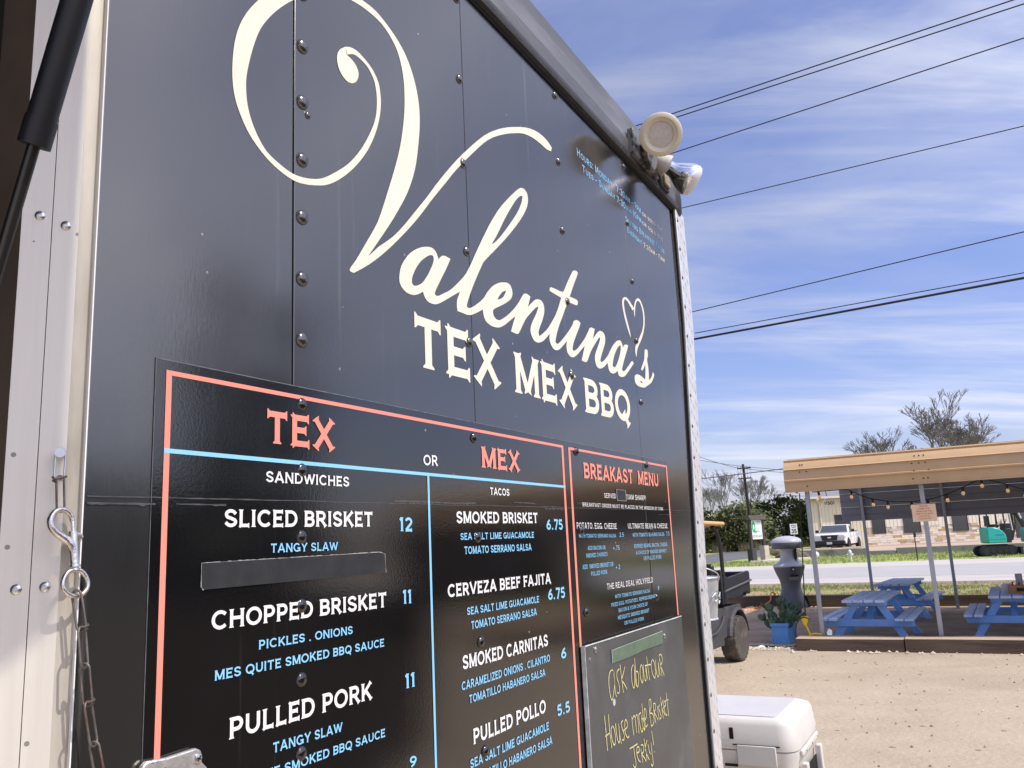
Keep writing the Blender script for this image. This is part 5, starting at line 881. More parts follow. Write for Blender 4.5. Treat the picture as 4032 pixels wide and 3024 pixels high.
for bx, by, dx, lv in ((-.07,-.28,-.45,2),(.06,-.26,.2,2),(-.06,-.12,-.5,3),(.06,-.05,.5,2),(0,.08,.0,3),(-.09,-.3,-.9,1),(.09,-.2,.7,1),(0.0,-.18,0.1,3),(.05,.2,.6,2),(-.05,.15,-.6,2),(.08,.0,.85,2)):
    pad((bx,by,-.01), (dx,random.uniform(-.35,.35),.8), random.uniform(.13,.17), lv)
# ---------------------------------------------------------------- handwashing station
m_hd = mat('dark_grey_polythene', (0.11,0.115,0.128), 0.42, var=.05, bump=.1, bs=60); m_hl = mat('light_grey_polythene', (0.50,0.50,0.53), 0.4, var=.05, bump=.1, bs=60)
hw = thing('handwash_station', 'two-tone grey plastic handwashing station with mushroom top by the rear timber', 'handwash station', (5.77,18.5,0.0), R(0))
hpf = [(.33,0),(.335,.05),(.31,.14),(.255,.25),(.21,.38),(.20,.48),(.225,.60),(.28,.73),(.318,.84),(.325,.875)]
M().lathe(hpf, 32).build('pedestal', m_hd, hw, smooth=50)
M().lathe([(.328,.877),(.333,.90),(.31,.925),(.25,.955),(.19,1.0),(.16,1.06),(.15,1.14),(.155,1.22),(.20,1.25)], 32).build('basin_neck', m_hl, hw, smooth=50)
M().lathe([(.20,1.248),(.305,1.258),(.325,1.30),(.332,1.385),(.318,1.40)], 32).build('tank_rim', m_hd, hw, smooth=50)
M().lathe([(.332,1.386),(.325,1.42),(.27,1.47),(.18,1.505),(.08,1.522),(0,1.526)], 32).build('tank_lid', m_hl, hw, smooth=60)
M().box(-.06,.02,-.333,-.30,.79,.88).build('latch', m_black, hw, bevel=.006); M().lathe([(0,-.02),(.018,-.012),(.018,.012),(0,.022)],10,Matrix.Translation((-.02,-.338,.825))).build('hasp', m_hl, hw)
M().prism([(-.10,.60),(.10,.60),(.085,.70),(-.085,.70)], lambda a,b,d: (a,d-.26+(b-.65)*-.5,b), -.03,.012).build('soap_recess', mat('recess_grey',(.22,.225,.24),.5,var=.05), hw, bevel=.01)
M().prism([(-.10,.675),(.10,.675),(.085,.705),(-.085,.705)], lambda a,b,d: (a,d-.262+(b-.65)*-.5,b), -.032,.012).build('recess_slot', m_gap, hw)
M().box(.09,.15,-.16,-.10,1.0,1.25).build('soap_dispenser', m_black, hw, bevel=.01); M().lathe([(.03,0.94),(.034,.97),(.022,1.03),(.015,1.06),(0,1.07)],12,Matrix.Translation((.15,-.17,0))).build('soap_pump', mat('white_soap',(.75,.75,.75),.3,var=.03), hw)
M().prism([(.02,.03),(.10,.03),(.10,.22),(.07,.27),(.03,.2)], lambda a,b,d: (.30-d*.2-(b*.25),-.22+a*.9+d,b), -.02,.03).build('foot_pedal_recess', m_gap, hw)
# ---------------------------------------------------------------- utility cart
m_cart = mat('grey_cart_plastic', (0.06,0.06,0.063), 0.55, var=.15, vs=5, col2=(0.12,0.105,0.09), c2s=3, c2w=(.5,.75), bump=.2, bs=50)
m_cblk = mat('black_cart_box', (0.022,0.022,0.024), 0.5, var=.2, vs=8, bump=.15, bs=40)
m_tyre = mat('dusty_tyre', (0.075,0.066,0.056), 0.9, var=.25, vs=20, col2=(0.16,0.125,0.09), c2s=8, c2w=(.5,.7), bump=.3, bs=60)
m_rim = mat('muddy_rim', (0.50,0.46,0.40), 0.5, metal=.6, var=.25, vs=15, col2=(0.30,0.22,0.15), c2s=9, c2w=(.5,.7))
CT = thing('utility_cart', 'dusty grey utility cart with black cargo box, half hidden behind the trailer corner', 'utility cart', (2.76,11.25,0.0), R(57))
def tyre(parent, loc, rad, wid, outer=-1, name='tyre', mt=None, rimm=None, knob=22, rimr=.58):
    mt = mt or m_tyre; rimm = rimm or m_rim
    m = M(); hw_ = wid/2; prof = [(rad*rimr,-hw_*.80),(rad*.80,-hw_*1.0),(rad*.94,-hw_*.95),(rad*.985,-hw_*.72),(rad,-hw_*.3),(rad,hw_*.3),(rad*.985,hw_*.72),(rad*.94,hw_*.95),(rad*.80,hw_),(rad*rimr,hw_*.80)]
    m.lathe(prof, 36, Matrix.Rotation(R(90),4,'X'))
    for i in range(knob*2):
        a = math.pi*i/knob; s = 1 if i % 2 else -1; c_, s_ = math.cos(a), math.sin(a)
        def q(r, da, y): return (r*math.cos(a+da), y, r*math.sin(a+da))
        w = math.pi/knob*.62; y0, y1 = (s*hw_*.08, s*hw_*.92)
        m.add([q(rad*.98,-w,y0),q(rad*.98,w,y0),q(rad*.95,w,y1),q(rad*.95,-w,y1),q(rad*1.03,-w*.8,y0),q(rad*1.03,w*.8,y0),q(rad*.985,w*.8,y1),q(rad*.985,-w*.8,y1)],[(4,5,6,7),(0,1,5,4),(1,2,6,5),(2,3,7,6),(3,0,4,7)])
    o = m.build(name, mt, parent, loc=loc, smooth=40)
    r = M(); y = outer*hw_*.55; r.lathe([(rad*(rimr+.02),-y*1.35),(rad*rimr*.92,-y*.9),(rad*rimr*.78,-y*.45),(rad*rimr*.4,-y*.5),(rad*rimr*.25,-y*.8),(0,-y*.85)], 24, Matrix.Rotation(R(90),4,'X'))
    for i in range(6):
        a = math.pi*2*i/6; r.ball((rad*rimr*.62*math.cos(a), y*.5, rad*rimr*.62*math.sin(a)), rad*rimr*.10, rad*.03, rad*rimr*.10, 8, 4)
    r.build('rim', rimm, o, smooth=40); return o
for x in (0.07, -1.75):
    tyre(CT, (x, 0.07, 0.285), 0.285, 0.21, -1); tyre(CT, (x, 1.02, 0.285), 0.285, 0.21, 1)
# side body panel with arch
arch = [(0.34*math.cos(R(a)), 0.285+0.36*math.sin(R(a))) for a in range(10,171,16)]; arch = [(x+.05,z) for x,z in arch]
side = [(-1.25,0.25),(-1.25,0.66),(-0.45,0.70),(0.30,0.70),(0.385,0.50),(0.40,0.44)]+[(x,z) for x,z in arch if z > .33]+[(-0.42,0.33),(-0.42,0.25)]
M().prism(side, lambda a,b,d: (a,d,b), 0.03, 0.07).build('side_panel', m_cart, CT, bevel=.006)
M().prism(side, lambda a,b,d: (a,d,b), 1.06, 1.10).build('side_panel', m_cart, CT, bevel=.006)
fl2 = M()
for i in range(len(arch)-1):
    (x0,z0),(x1,z1) = arch[i], arch[i+1]; k = 1.12
    fl2.add([(x0,-0.03,z0),(x1,-0.03,z1),(x1*k,-0.005,.285+(z1-.285)*k),(x0*k,-0.005,.285+(z0-.285)*k),(x0,0.22,z0),(x1,0.22,z1),(x0*k,.06,.285+(z0-.285)*k),(x1*k,.06,.285+(z1-.285)*k)],[(0,1,2,3),(0,4,5,1),(3,2,7,6)])
fl2.build('fender_lip', m_cart, CT, smooth=50)
M().box(-1.25,0.3,0.071,1.059,0.655,0.70).box(-1.25,0.25,0.30,0.83,0.22,0.30).build('chassis', m_dark, CT)
cr_ = M().tube(crom([(-1.0,0.022,.42),(-.72,.015,.43),(-.50,.012,.52),(-.42,.012,.60)],5), .016, 8); cr_.build('panel_crease', m_cart, CT)
M().prism([(-0.42,0.745),(-0.36,0.74),(-0.20,0.80),(0.0,0.775),(0.10,0.80),(0.28,0.79),(0.38,0.83),(0.52,0.84),(0.66,0.80),(0.70,1.02),(0.70,1.085),(0.66,1.11),(-0.16,1.06),(-0.28,1.10),(-0.36,1.17),(-0.42,1.17)], lambda a,b,d: (a,d,b), 0.0, 0.05).build('box_side', m_cblk, CT, bevel=.012)
M().prism([(-0.42,0.745),(-0.36,0.74),(0.66,0.80),(0.70,1.02),(0.70,1.085),(0.66,1.11),(-0.16,1.06),(-0.36,1.17),(-0.42,1.17)], lambda a,b,d: (a,d,b), 1.08, 1.13).build('box_side', m_cblk, CT, bevel=.012)
M().box(0.65,0.70,0.051,1.079,.80,1.10).box(-.42,-.38,0.051,1.079,.75,1.17).box(-.379,.649,0.051,1.079,.78,.82).build('cargo_box', m_cblk, CT, bevel=.01)
M().tube([(-0.38,-.012,.90),(0.70,-.012,.985)], .014, 8).tube([(.70,-.012,.985),(.715,1.14,.985)], .014, 8).build('box_lip', mat('box_lip_grey',(.12,.12,.125),.4,var=.1), CT)
M().box(-.95,-.50,.06,.52,.72,.83).box(-.95,-.50,.58,1.05,.72,.83).build('seat', m_black, CT, bevel=.04)
M().box(-.53,-.445,.06,.52,.84,1.25).box(-.53,-.445,.58,1.05,.84,1.25).build('seat_back', m_black, CT, bevel=.04)
M().tube(crom([(-.35,.0,.75),(-.35,.0,1.15),(-.36,.0,1.45),(-.40,.01,1.62),(-.50,.03,1.72)],5), .026, 10).tube(crom([(-.44,1.05,.75),(-.44,1.05,1.15),(-.45,1.05,1.45),(-.49,1.05,1.62),(-.60,1.03,1.72)],5), .026, 10).build('canopy_post', m_cblk, CT)
M().tube([(-1.5,.06,.7),(-1.62,.08,1.72)], .022, 8).tube([(-1.5,1.05,.7),(-1.62,1.03,1.72)], .022, 8).build('canopy_post', m_cblk, CT)
m_can = mat('tan_canopy', (0.72,0.40,0.17), 0.5, var=.06)
M().prism([(-1.95,-.06),(-.22,-.04),(-.14,.06),(-.14,1.0),(-.2,1.1),(-1.95,1.14)], lambda a,b,d: (a,b,d+(a+.4)*-.02), 1.725, 1.775).build('canopy', m_can, CT, bevel=.02)
M().box(-.62,-.50,.30,.45,1.715,1.724).build('canopy_pad', m_wood, CT)
# ---------------------------------------------------------------- bucket on the trailer end
m_gbk = mat('galvanised_bucket', (0.62,0.64,0.63), 0.4, metal=.55, var=.12, vs=14, col2=(0.78,0.80,0.80), c2s=9, c2w=(.55,.65), bump=.1, bs=40)
bk_ = onwall('bucket', 'galvanised metal bucket with embossed side hung on the trailer end', 'bucket', 3.20, -0.075, 1.291)
M().lathe([(0.0,.006),(.050,.006),(.052,.0),(.054,.006),(.070,.148),(.0715,.155)], 32).build('bucket_body', m_gbk, bk_, smooth=50)
M().tube([(.0725*math.cos(t*.1963),.0725*math.sin(t*.1963),.155) for t in range(32)], .0035, 8, True).build('rolled_rim', m_gbk, bk_)
M().tube([(.0545*math.cos(t*.1963),.0545*math.sin(t*.1963),.004) for t in range(32)], .003, 8, True).build('foot_ring', m_gbk, bk_)
em = M()
for q in ([(-.9,.085),(-.6,.10),(-.3,.085),(-.1,.10),(.0,.075)],[(-.7,.07),(-.45,.075),(-.25,.06),(-.05,.07)],[(-.55,.11),(-.5,.09),(-.4,.075)]):
    em.tube(crom([((.060+.11*z)*math.cos(a-1.35),(.060+.11*z)*math.sin(a-1.35)*1.0,z) for a,z in q],4), .0022, 6)
em.build('embossed_scroll', m_gbk, bk_)
M().tube(crom([(-.0,.072,.14),(-.02,.078,.17),(-.06,.05,.19),(-.075,0,.20),(-.06,-.05,.19),(-.02,-.076,.17),(0,-.0725,.145)],4), .0025, 6).build('bail_handle', m_steel, bk_)
# ---------------------------------------------------------------- cooler
m_cool = mat('off_white_cooler', (0.64,0.61,0.54), 0.45, var=.05, vs=5, col2=(0.52,0.46,0.38), c2s=6, c2w=(.62,.8), bump=.08, bs=120)
m_coolt = mat('grey_lid_pad', (0.53,0.51,0.50), 0.6, var=.05, vs=6, bump=.1, bs=60)
co = onwall('cooler', 'large off-white hard cooler with rounded lid standing behind the trailer corner', 'cooler', 3.955, -0.26, 0.43)
def rbox(x0,x1,y0,y1,r,n=6):
    o = []
    for cx, cy, a0 in ((x1-r,y1-r,0),(x0+r,y1-r,90),(x0+r,y0+r,180),(x1-r,y0+r,270)):
        for i in range(n+1): a = R(a0+90*i/n); o.append((cx+r*math.cos(a), cy+r*math.sin(a)))
    return o
def loft(mb, rings, cap0=True, cap1=True):
    n = len(rings[0]); b = len(mb.v)
    for rg in rings: mb.v += rg
    for i in range(len(rings)-1):
        for j in range(n): mb.f.append((b+i*n+j, b+i*n+(j+1)%n, b+(i+1)*n+(j+1)%n, b+(i+1)*n+j))
    if cap0: mb.f.append(tuple(b+j for j in reversed(range(n))))
    if cap1: mb.f.append(tuple(b+(len(rings)-1)*n+j for j in range(n)))
    mb.mi += [0]*(len(mb.f)-len(mb.mi)); return mb
def rr3(hx, hy, r, z): return [(x,y,z) for x,y in rbox(-hx,hx,-hy,hy,r)]
HX, HY = .265, .375
loft(M(), [rr3(HX-.03,HY-.03,.05,0),rr3(HX-.02,HY-.02,.06,.02),rr3(HX-.008,HY-.008,.065,.235),rr3(HX,HY,.07,.262),rr3(HX+.002,HY+.002,.07,.29)]).build('cooler_body', m_cool, co, smooth=45)
loft(M(), [rr3(HX+.004,HY+.004,.07,.294),rr3(HX+.006,HY+.006,.07,.32),rr3(HX+.002,HY+.002,.07,.345),rr3(HX-.003,HY-.003,.068,.392),rr3(HX-.012,HY-.012,.065,.410),rr3(HX-.03,HY-.03,.06,.418)]).build('lid', m_cool, co, smooth=45)
M().prism(rbox(-HX+.045,HX-.045,-HY+.075,HY-.075,.02), lambda a,b,d: (a,b,d), .4185, .4215).build('lid_pad', m_coolt, co)
M().box(-HX-.012,-HX-.002,-HY+.075,-HY+.235,.235,.315).build('latch_block', m_cool, co, bevel=.004); M().box(-HX-.012,-HX-.002,.16,.30,.235,.315).build('latch_block', m_cool, co, bevel=.004)
M().box(-HX-.009,-HX-.0045,-HY+.060,-HY+.250,.312,.3165).box(-HX-.009,-HX-.003,-HY+.2365,-HY+.29,.228,.238).box(-HX-.0065,-HX-.0045,-HY+.245,-HY+.262,.335,.38).build('latch_gap', m_gap, co)
M().box(-.19,.19,-HY-.016,-HY-.002,.265,.29).build('side_ledge', m_cool, co, bevel=.005)
for x in (-.17,.17):
    M().prism([(x-.018,.045),(x+.018,.045),(x+.018,.24),(x-.018,.24)], lambda a,b,d: (a,d,b), -HY-.028, -HY-.002).build('handle_lug', m_cool, co, bevel=.006)
M().box(-.148,.148,-HY-.006,-HY-.001,.06,.20).build('handle_recess', m_gap, co)
M().tube(crom([(-.165,-HY-.03,.12),(-.10,-HY-.045,.09),(.10,-HY-.045,.09),(.165,-HY-.03,.12)],4), .011, 8).build('rope_handle', m_black, co)
bt = M().lathe([(.007,0),(.006,.003),(0,.004)],10,Matrix.Rotation(R(90),4,'X')).mesh('bolt', m_steel)
for x in (-.12,.02,.16):
    o = bpy.data.objects.new('bolt', bt); COL.objects.link(o); o.parent = co; o.location = (x, -HY-.016, .277)
csd = onwall('cooler_stand', 'low plain wooden stand carrying the off-white cooler', 'stand', 3.955, -0.26, 0.0)
for y in (-.34,-.17,0,.17,.34): M().box(-.30,.30,y-.075,y+.075,.395,.428).build('stand_slat', m_ttop, csd)
for x in (-.25,.25):
    for y in (-.36,.36): M().box(x-.04,x+.04,y-.04,y+.04,0,.394).build('leg', m_timb, csd)
# ---------------------------------------------------------------- far side: retaining wall, truck, building
RW = [(17.4,53.1),(21.0,51.75),(21.05,51.73),(22.4,51.2),(22.45,51.18),(33.0,47.0),(40,44.5)]
rw = thing('retaining_wall', 'low stained concrete retaining wall with a broken gap above the far grass', 'wall', (17.4,53.1,0))
def wseg(p, q, h): 
    a = Vector((p[0]-17.4,p[1]-53.1,0)); b = Vector((q[0]-17.4,q[1]-53.1,0)); d = (b-a).normalized(); n_ = Vector((-d.y,d.x,0))*.32
    return M().add([a, b, b+n_, a+n_]+[v+Vector((0,0,h)) for v in (a,b,b+n_,a+n_)], [(0,1,5,4),(1,2,6,5),(2,3,7,6),(3,0,4,7),(4,5,6,7),(3,2,1,0)])
wseg(RW[0],RW[1],.455).build('wall_section', m_conc, rw, bevel=.02); wseg(RW[2],RW[3],.27).build('wall_section', m_conc, rw, bevel=.02); wseg(RW[4],RW[6],.40).build('wall_section', m_conc, rw, bevel=.02)
m_wp = mat('white_truck_paint', (0.80,0.79,0.77), 0.25, var=.03, coat=.6)
m_glass = mat('dark_window_glass', (0.018,0.022,0.026), 0.08, var=.1, spec=.8, ior=1.6)
m_ws = mat('windscreen_glass', (0.06,0.075,0.08), 0.08, var=.2, vs=3, spec=.8)
m_bump = mat('black_bumper', (0.022,0.022,0.024), 0.5, var=.1); m_lamp = mat('clear_lamp', (0.72,0.70,0.66), 0.15, var=.08, vs=20)
tr = thing('pickup_truck', 'white pickup truck with black grille and bumper parked above the retaining wall', 'pickup truck', (20.90,57.7,.20), R(-31)); tr.scale = (1.08,1.08,1.08)
HW_ = .98
def sec(y, pts): return [(x,y,z) for x,z in pts]
def body_ring(y, zt, w=HW_, zb=.42): return sec(y, [(-w*.97,zb),(-w,zb+.18),(-w,zt-.14),(-w*.95,zt-.03),(-w*.80,zt),(w*.80,zt),(w*.95,zt-.03),(w,zt-.14),(w,zb+.18),(w*.97,zb)])
loft(M(), [body_ring(.06,1.02,.90,.62),body_ring(.12,1.07,.95,.58),body_ring(.45,1.11,.97),body_ring(1.55,1.15,.98),body_ring(1.62,1.16,.98)]).build('hood', m_wp, tr, smooth=40)
loft(M(), [body_ring(1.625,1.16),body_ring(3.15,1.17)]).build('cab_body', m_wp, tr, smooth=40)
cabr = lambda y,z,w: (w,y,z)
def quadring(y0,y1,z,w): return [(-w,y0,z),(w,y0,z),(w,y1,z),(-w,y1,z)]
loft(M(), [quadring(1.55,3.14,1.165,.93),quadring(2.12,3.05,1.60,.80),quadring(2.25,2.98,1.645,.74)]).build('cab_roof', m_wp, tr, smooth=0, bevel=.04)
M().add([(-.84,1.60,1.185),(.84,1.60,1.185),(.74,2.10,1.585),(-.74,2.10,1.585)], [(0,1,2,3)]).build('windscreen', m_ws, tr, smooth=0, loc=(0,-.045,.02))
for s in (-1,1):
    M().add([(s*.925,1.98,1.20),(s*.925,2.88,1.20),(s*.835,2.85,1.56),(s*.835,2.28,1.56)], [(0,1,2,3)]).build('side_window', m_glass, tr, smooth=0, loc=(s*.018,0,0))
    M().box(s*1.10-.10,s*1.10+.10,1.93,2.02,1.16,1.33).bar((s*.95,1.98,1.2),(s*1.05,1.97,1.22),.05,.05).build('wing_mirror', m_bump, tr, bevel=.02)
    M().box(s*.72-.20,s*.72+.20,.035,.12,.80,1.00).build('headlight', m_lamp, tr, bevel=.03)
    M().box(s*.90-.05,s*.90+.055,.06,.16,.81,.95).build('indicator', mat('amber_lens',(.7,.2,.06),.2,var=.05), tr, bevel=.015)
    M().box(s*.987-.006,s*.987+.006,2.72,2.86,.98,1.02).build('door_handle', m_bump, tr)
    M().box(s*.982-.004,s*.982+.004,1.70,1.71,.55,1.16).box(s*.982-.004,s*.982+.004,2.98,2.99,.55,1.16).build('door_seam', m_gap, tr)
loft(M(), [body_ring(3.18,1.19),body_ring(5.35,1.21),body_ring(5.42,1.16,.95)]).build('bed', m_wp, tr, smooth=40)
M().box(-.88,.88,3.25,5.3,1.205,1.222).build('bed_cover', m_bump, tr)
M().box(-.93,.93,-.10,.12,.42,.66).box(-.80,.80,-.06,.12,.28,.42).build('front_bumper', m_bump, tr, bevel=.05)
M().prism([(-.52,.99),(.52,.99),(.44,.68),(-.44,.68)], lambda a,b,d: (a,d,b), .02, .075).build('grille', m_bump, tr, bevel=.02)
for z in (.74,.81,.88,.95): M().box(-.46,.46,.005,.02,z-.012,z+.012).build('grille_bar', mat('grille_grey',(.05,.05,.055),.35,var=.05), tr)
M().lathe([(0.0,.012),(.085,.010),(.10,.0)], 24, Matrix.Translation((0,-.004,.845))@Matrix.Rotation(R(90),4,'X')@Matrix.Scale(.45,4,(0,1,0))@Matrix.Scale(1.25,4,(1,0,0))).build('oval_emblem', m_lamp, tr)
M().box(-.16,.16,-.115,-.102,.44,.575).build('licence_plate', mat('plate_white',(.7,.7,.7),.4,var=.1,vs=30), tr)
m_twh = mat('truck_tyre', (.02,.02,.02), .8, var=.2); m_twr = mat('truck_rim', (.62,.60,.56), .35, metal=.4, var=.1)
for y in (.88,4.45):
    for s in (-1,1):
        M().lathe([(.43,-.01),(.43,.01),(.36,.012),(0,.012)], 24, Matrix.Translation((s*.975,y,.40))@Matrix.Rotation(R(90),4,'Y')).build('wheel_arch', m_gap, tr)
        o = tyre(tr, (0,0,0), .375, .24, 1, 'wheel', m_twh, m_twr, 14, .62); o.location = (s*.93,y,.375); o.rotation_euler = (0,0,R(90) if s < 0 else R(-90))
M().box(-.8,.8,.5,5.2,.30,.43).build('underbody', m_gap, tr)
for i,(x,y) in enumerate(((20.15,57.1),(21.9,56.6))):
    M().bar((x-.55,y+.18,.41),(x+.55,y-.14,.41),.16,.13).build('wheel_stop', mat('cream_wheel_stop',(.66,.54,.36),.8,var=.1), None, ('cream concrete wheel stop under the left of the truck front','cream concrete wheel stop under the right front wheel of the truck')[i], 'wheel stop', 'wheel stops in front of the truck', bevel=.02)
# hydrant, capped pipe, boulder, thin marker post
m_hyd = mat('silver_hydrant', (.66,.66,.65), .45, metal=.25, var=.1)
hy = thing('fire_hydrant', 'silver-white fire hydrant in the far grass below the truck', 'fire hydrant', (17.02,44.3,0)); hy.scale = (.68,.68,.64)
M().lathe([(.16,0),(.16,.05),(.115,.06),(.11,.20),(.10,.45),(.105,.56),(.16,.57),(.16,.61),(.13,.62)], 18).build('barrel', m_hyd, hy)
M().lathe([(.15,.622),(.15,.70),(.13,.78),(.08,.86),(.035,.89),(.035,.97),(0,.975)], 18).build('bonnet', m_hyd, hy)
M().cyl((-.22,0,.52),(.22,0,.52),.06,n=12).cyl((.22,0,.52),(.26,0,.52),.04,n=6).cyl((-.26,0,.52),(-.22,0,.52),.04,n=6).build('side_outlet', m_hyd, hy)
M().cyl((0,-.22,.46),(0,0,.46),.08,n=12).cyl((0,-.25,.46),(0,-.22,.46),.05,n=6).build('front_outlet', m_hyd, hy)
M().ball((0,0,.40),.175,.175,.18,14,8).cyl((0,0,0),(0,0,.28),.05,n=8).build('ball_marker', mat('white_black_ball',(.72,.72,.70),.4,var=.1,col2=(.04,.04,.04),c2s=4,c2w=(.62,.64)), None, 'small round white ball marker in the grass left of the hydrant', 'marker', loc=(15.15,44.0,0))
bd = M().ball((0,0,0),.95,.7,.42,14,8); bd.v = [(x*(1+.25*mnoise.noise((x*2,y*2,z*3))),y,z*(1+.3*mnoise.noise((x*3,y,7)))) for x,y,z in bd.v]
bd.build('boulder', mat('tan_boulder',(.42,.33,.24),.9,var=.2,vs=3), None, 'flat tan boulder left of the retaining wall behind the first post', 'boulder', loc=(16.2,52.6,.55), smooth=0)
rb = M().ball((0,0,0),1.1,.8,.5,14,8); rb.v = [(x,y,z*(1+.4*mnoise.noise((x*3,y*3,2)))) for x,y,z in rb.v]
rb.build('boulder', mat('dark_boulder',(.12,.10,.07),.95,var=.3,vs=3), None, 'dark brown rock under the tan boulder at the wall end', 'boulder', loc=(16.5,52.0,.05), smooth=0)  # plain dark brown rock set below the tan one
M().cyl((0,0,0),(0,0,1.35),.025,n=8).box(-.06,.06,-.03,-.02,1.1,1.3).build('marker_post', m_dark, None, 'thin dark marker post on the far grass behind the notice', 'post', loc=(18.75,40.6,0))
# building
bld = thing('warehouse', 'cream metal-sided warehouse with stone base and dark windows across the road', 'building', (23.35,68,.0))
m_sid = mat('cream_siding', (0.66,0.60,0.43), 0.6, var=.04, vs=.6); m_sid2 = mat('pale_siding', (0.74,0.68,0.55), 0.6, var=.04, vs=.6)
m_roofb = mat('grey_metal_roof', (0.27,0.265,0.255), 0.45, var=.06, metal=.2)
def siding(x0, x1, z0, z1, y, mt, step=.30):
    m = M(); x = x0; m.add([(x0,y,z0),(x1,y,z0),(x1,y,z1),(x0,y,z1)],[(0,1,2,3)])
    while x < x1: m.box(x, min(x1,x+.035), y-.02, y-.001, z0, z1); x += step
    return m.build('siding', mt, bld, smooth=0)
siding(0, 4.15, .3, 4.25, 0, m_sid); siding(4.15, 20, 1.66, 4.3, 0, m_sid2); M().add([(0,0,.3),(5.2,12,.3),(5.2,12,4.3),(0,0,4.3),(20,0,.3),(20,12,.3),(20,12,4.3),(20,0,4.3)],[(0,1,2,3),(4,7,6,5),(1,5,6,2)]).build('rear_walls', m_sid, bld, smooth=0)
M().box(4.15,20,.02,.10,.3,1.66).build('base_wall', mat('mortar',(.50,.44,.34),.9,var=.1), bld)
rfm = M()
for i in range(12):
    x0, x1 = -.4+i*1.73, -.4+(i+1)*1.73-.06
    k5 = 2.6*max(0,1-i/6); rfm.add([(x0,-.5,4.20),(x1,-.5,4.20),(x1+2.6*max(0,1-(i+1)/6),5.8,5.35),(x0+k5,5.8,5.35)],[(0,1,2,3)]).box(x1, x1+.06, -.5, -.44, 4.2, 4.27)
rfm.add([(2.2,5.8,5.35),(20.4,5.8,5.35),(20.4,12.5,4.2),(5.0,12.5,4.2)],[(0,1,2,3)]).build('roof', m_roofb, bld, smooth=0)
M().box(-.42,20.4,-.62,-.48,4.12,4.28).build('gutter', mat('white_gutter',(.70,.66,.58),.5,var=.05), bld); M().box(.40,.60,-.6,-.05,4.0,4.13).box(.72,.84,-.12,-.02,.35,3.7).bar((.50,-.12,4.02),(.78,-.07,3.68),.12,.08).build('downspout', mat('cream_downspout',(.66,.60,.46),.5,var=.05), bld)
M().box(1.95,3.05,-.04,-.005,.42,2.72).build('door', mat('dark_door',(.035,.038,.042),.5,var=.1), bld); M().box(1.88,1.945,-.05,-.005,.42,2.79).box(3.055,3.12,-.05,-.005,.42,2.79).box(1.88,3.12,-.05,-.005,2.725,2.79).build('door_frame', mat('bronze_frame',(.06,.055,.05),.5,var=.1), bld)
wins = []
for x0, x1, z0, z1 in ((4.85,5.80,1.21,2.45),(7.35,8.60,1.16,2.45),(11.25,12.38,1.13,2.45),(16.2,20,.42,2.9)):
    wf = M().box(x0-.05,x0,-.07,.02,z0-.05,z1+.05).box(x1,x1+.05,-.07,.02,z0-.05,z1+.05).box(x0,x1,-.07,.02,z0-.05,z0).box(x0,x1,-.07,.02,z1,z1+.05).build('window', mat('bronze_frame',(.06,.055,.05),.5,var=.1), bld)
    M().box(x0,x1,-.035,-.025,z0,z1).build('pane', m_glass, wf); wins.append((x0,x1,z0,z1))
# stone courses
stm = [mat('limestone_block', c, .9, var=.08, vs=3) for c in ((.74,.66,.52),(.68,.61,.49),(.76,.66,.47),(.47,.32,.16),(.55,.39,.22),(.56,.48,.38))]
smesh = {}
random.seed(5)
z = .29
for r_ in range(8):
    x = 4.17-random.random()*.4
    while x < 16.1:
        w_ = random.choice((.42,.56,.7,.84)); xa, xb = max(4.17,x), min(16.1,x+w_-.018)
        blocked = any(xa < b+.06 and xb > a-.06 and z+.15 > c-.06 for a,b,c,d in wins[:3])
        if xb-xa > .1 and not blocked:
            k_ = random.choices(range(6),(5,4,3,1.6,1.5,2))[0]
            key = k_
            if key not in smesh: smesh[key] = M().box(0,1,-.03,.015,0,.157).mesh('stone', stm[k_], smooth=0)
            o = bpy.data.objects.new('stone', smesh[key]); COL.objects.link(o); o.parent = bld; o.location = (xa, random.uniform(-.012,.004), z); o.scale = (xb-xa,1,1)
        x += w_
    z += .1715
nbm = M(); text(nbm, '11501', lambda s,z,d: (s,-.026-d,z), 1.20, 2.02, 3.62, 3.62, .26, t=.26, flare=1); nbm.build('house_number', m_gap, bld, smooth=0, fix=False)
M().box(1.12,2.10,-.025,-.021,3.56,3.94).build('number_plate', mat('number_backing',(.70,.66,.52),.6,var=.03), bld)
# sign by the side road
m_brn = mat('brown_stained_wood', (.055,.04,.032), .7, var=.15)
sg = thing('roadside_sign', 'white business sign with green gear logo on brown posts by the side road', 'sign', (13.05,48.2,0), R(28))
for x, zb in ((0,.7),(.94,.9)):
    M().box(x-.08,x+.08,-.08,.08,zb,2.62).build('post', m_brn, sg)
m_pier = mat('pale_stone_pier',(.52,.46,.37),.9,var=.2,vs=4); m_pierd = mat('dark_pier_cladding',(.06,.055,.055),.8,var=.2)
M().box(-.17,.17,-.2,.2,0,.80).build('stone_pier', m_pierd, sg, bevel=.02); M().box(.76,1.12,-.2,.2,0,.92).build('stone_pier', m_pier, sg, bevel=.02)
M().prism([(-.10,2.38),(1.02,2.38),(1.14,2.64),(-.24,2.64)], lambda a,b,d: (a,d,b), -.22,.22).build('sign_roof', mat('sign_roof_brown',(.12,.095,.085),.7,var=.1), sg)
M().box(.085,.855,-.06,.06,1.30,2.365).build('sign_panel', mat('white_sign',(.82,.82,.82),.5,var=.02), sg)
sp3 = lambda s,z,d: (s*.8+.0,-.064-d,z)
gr = M(); gpts = []
for i in range(24):
    a = 2*math.pi*i/24; rr_ = (.245 if i % 2 else .205); gpts.append((.30+rr_*math.cos(a)*.72, 1.98+rr_*1.45*math.sin(a)))
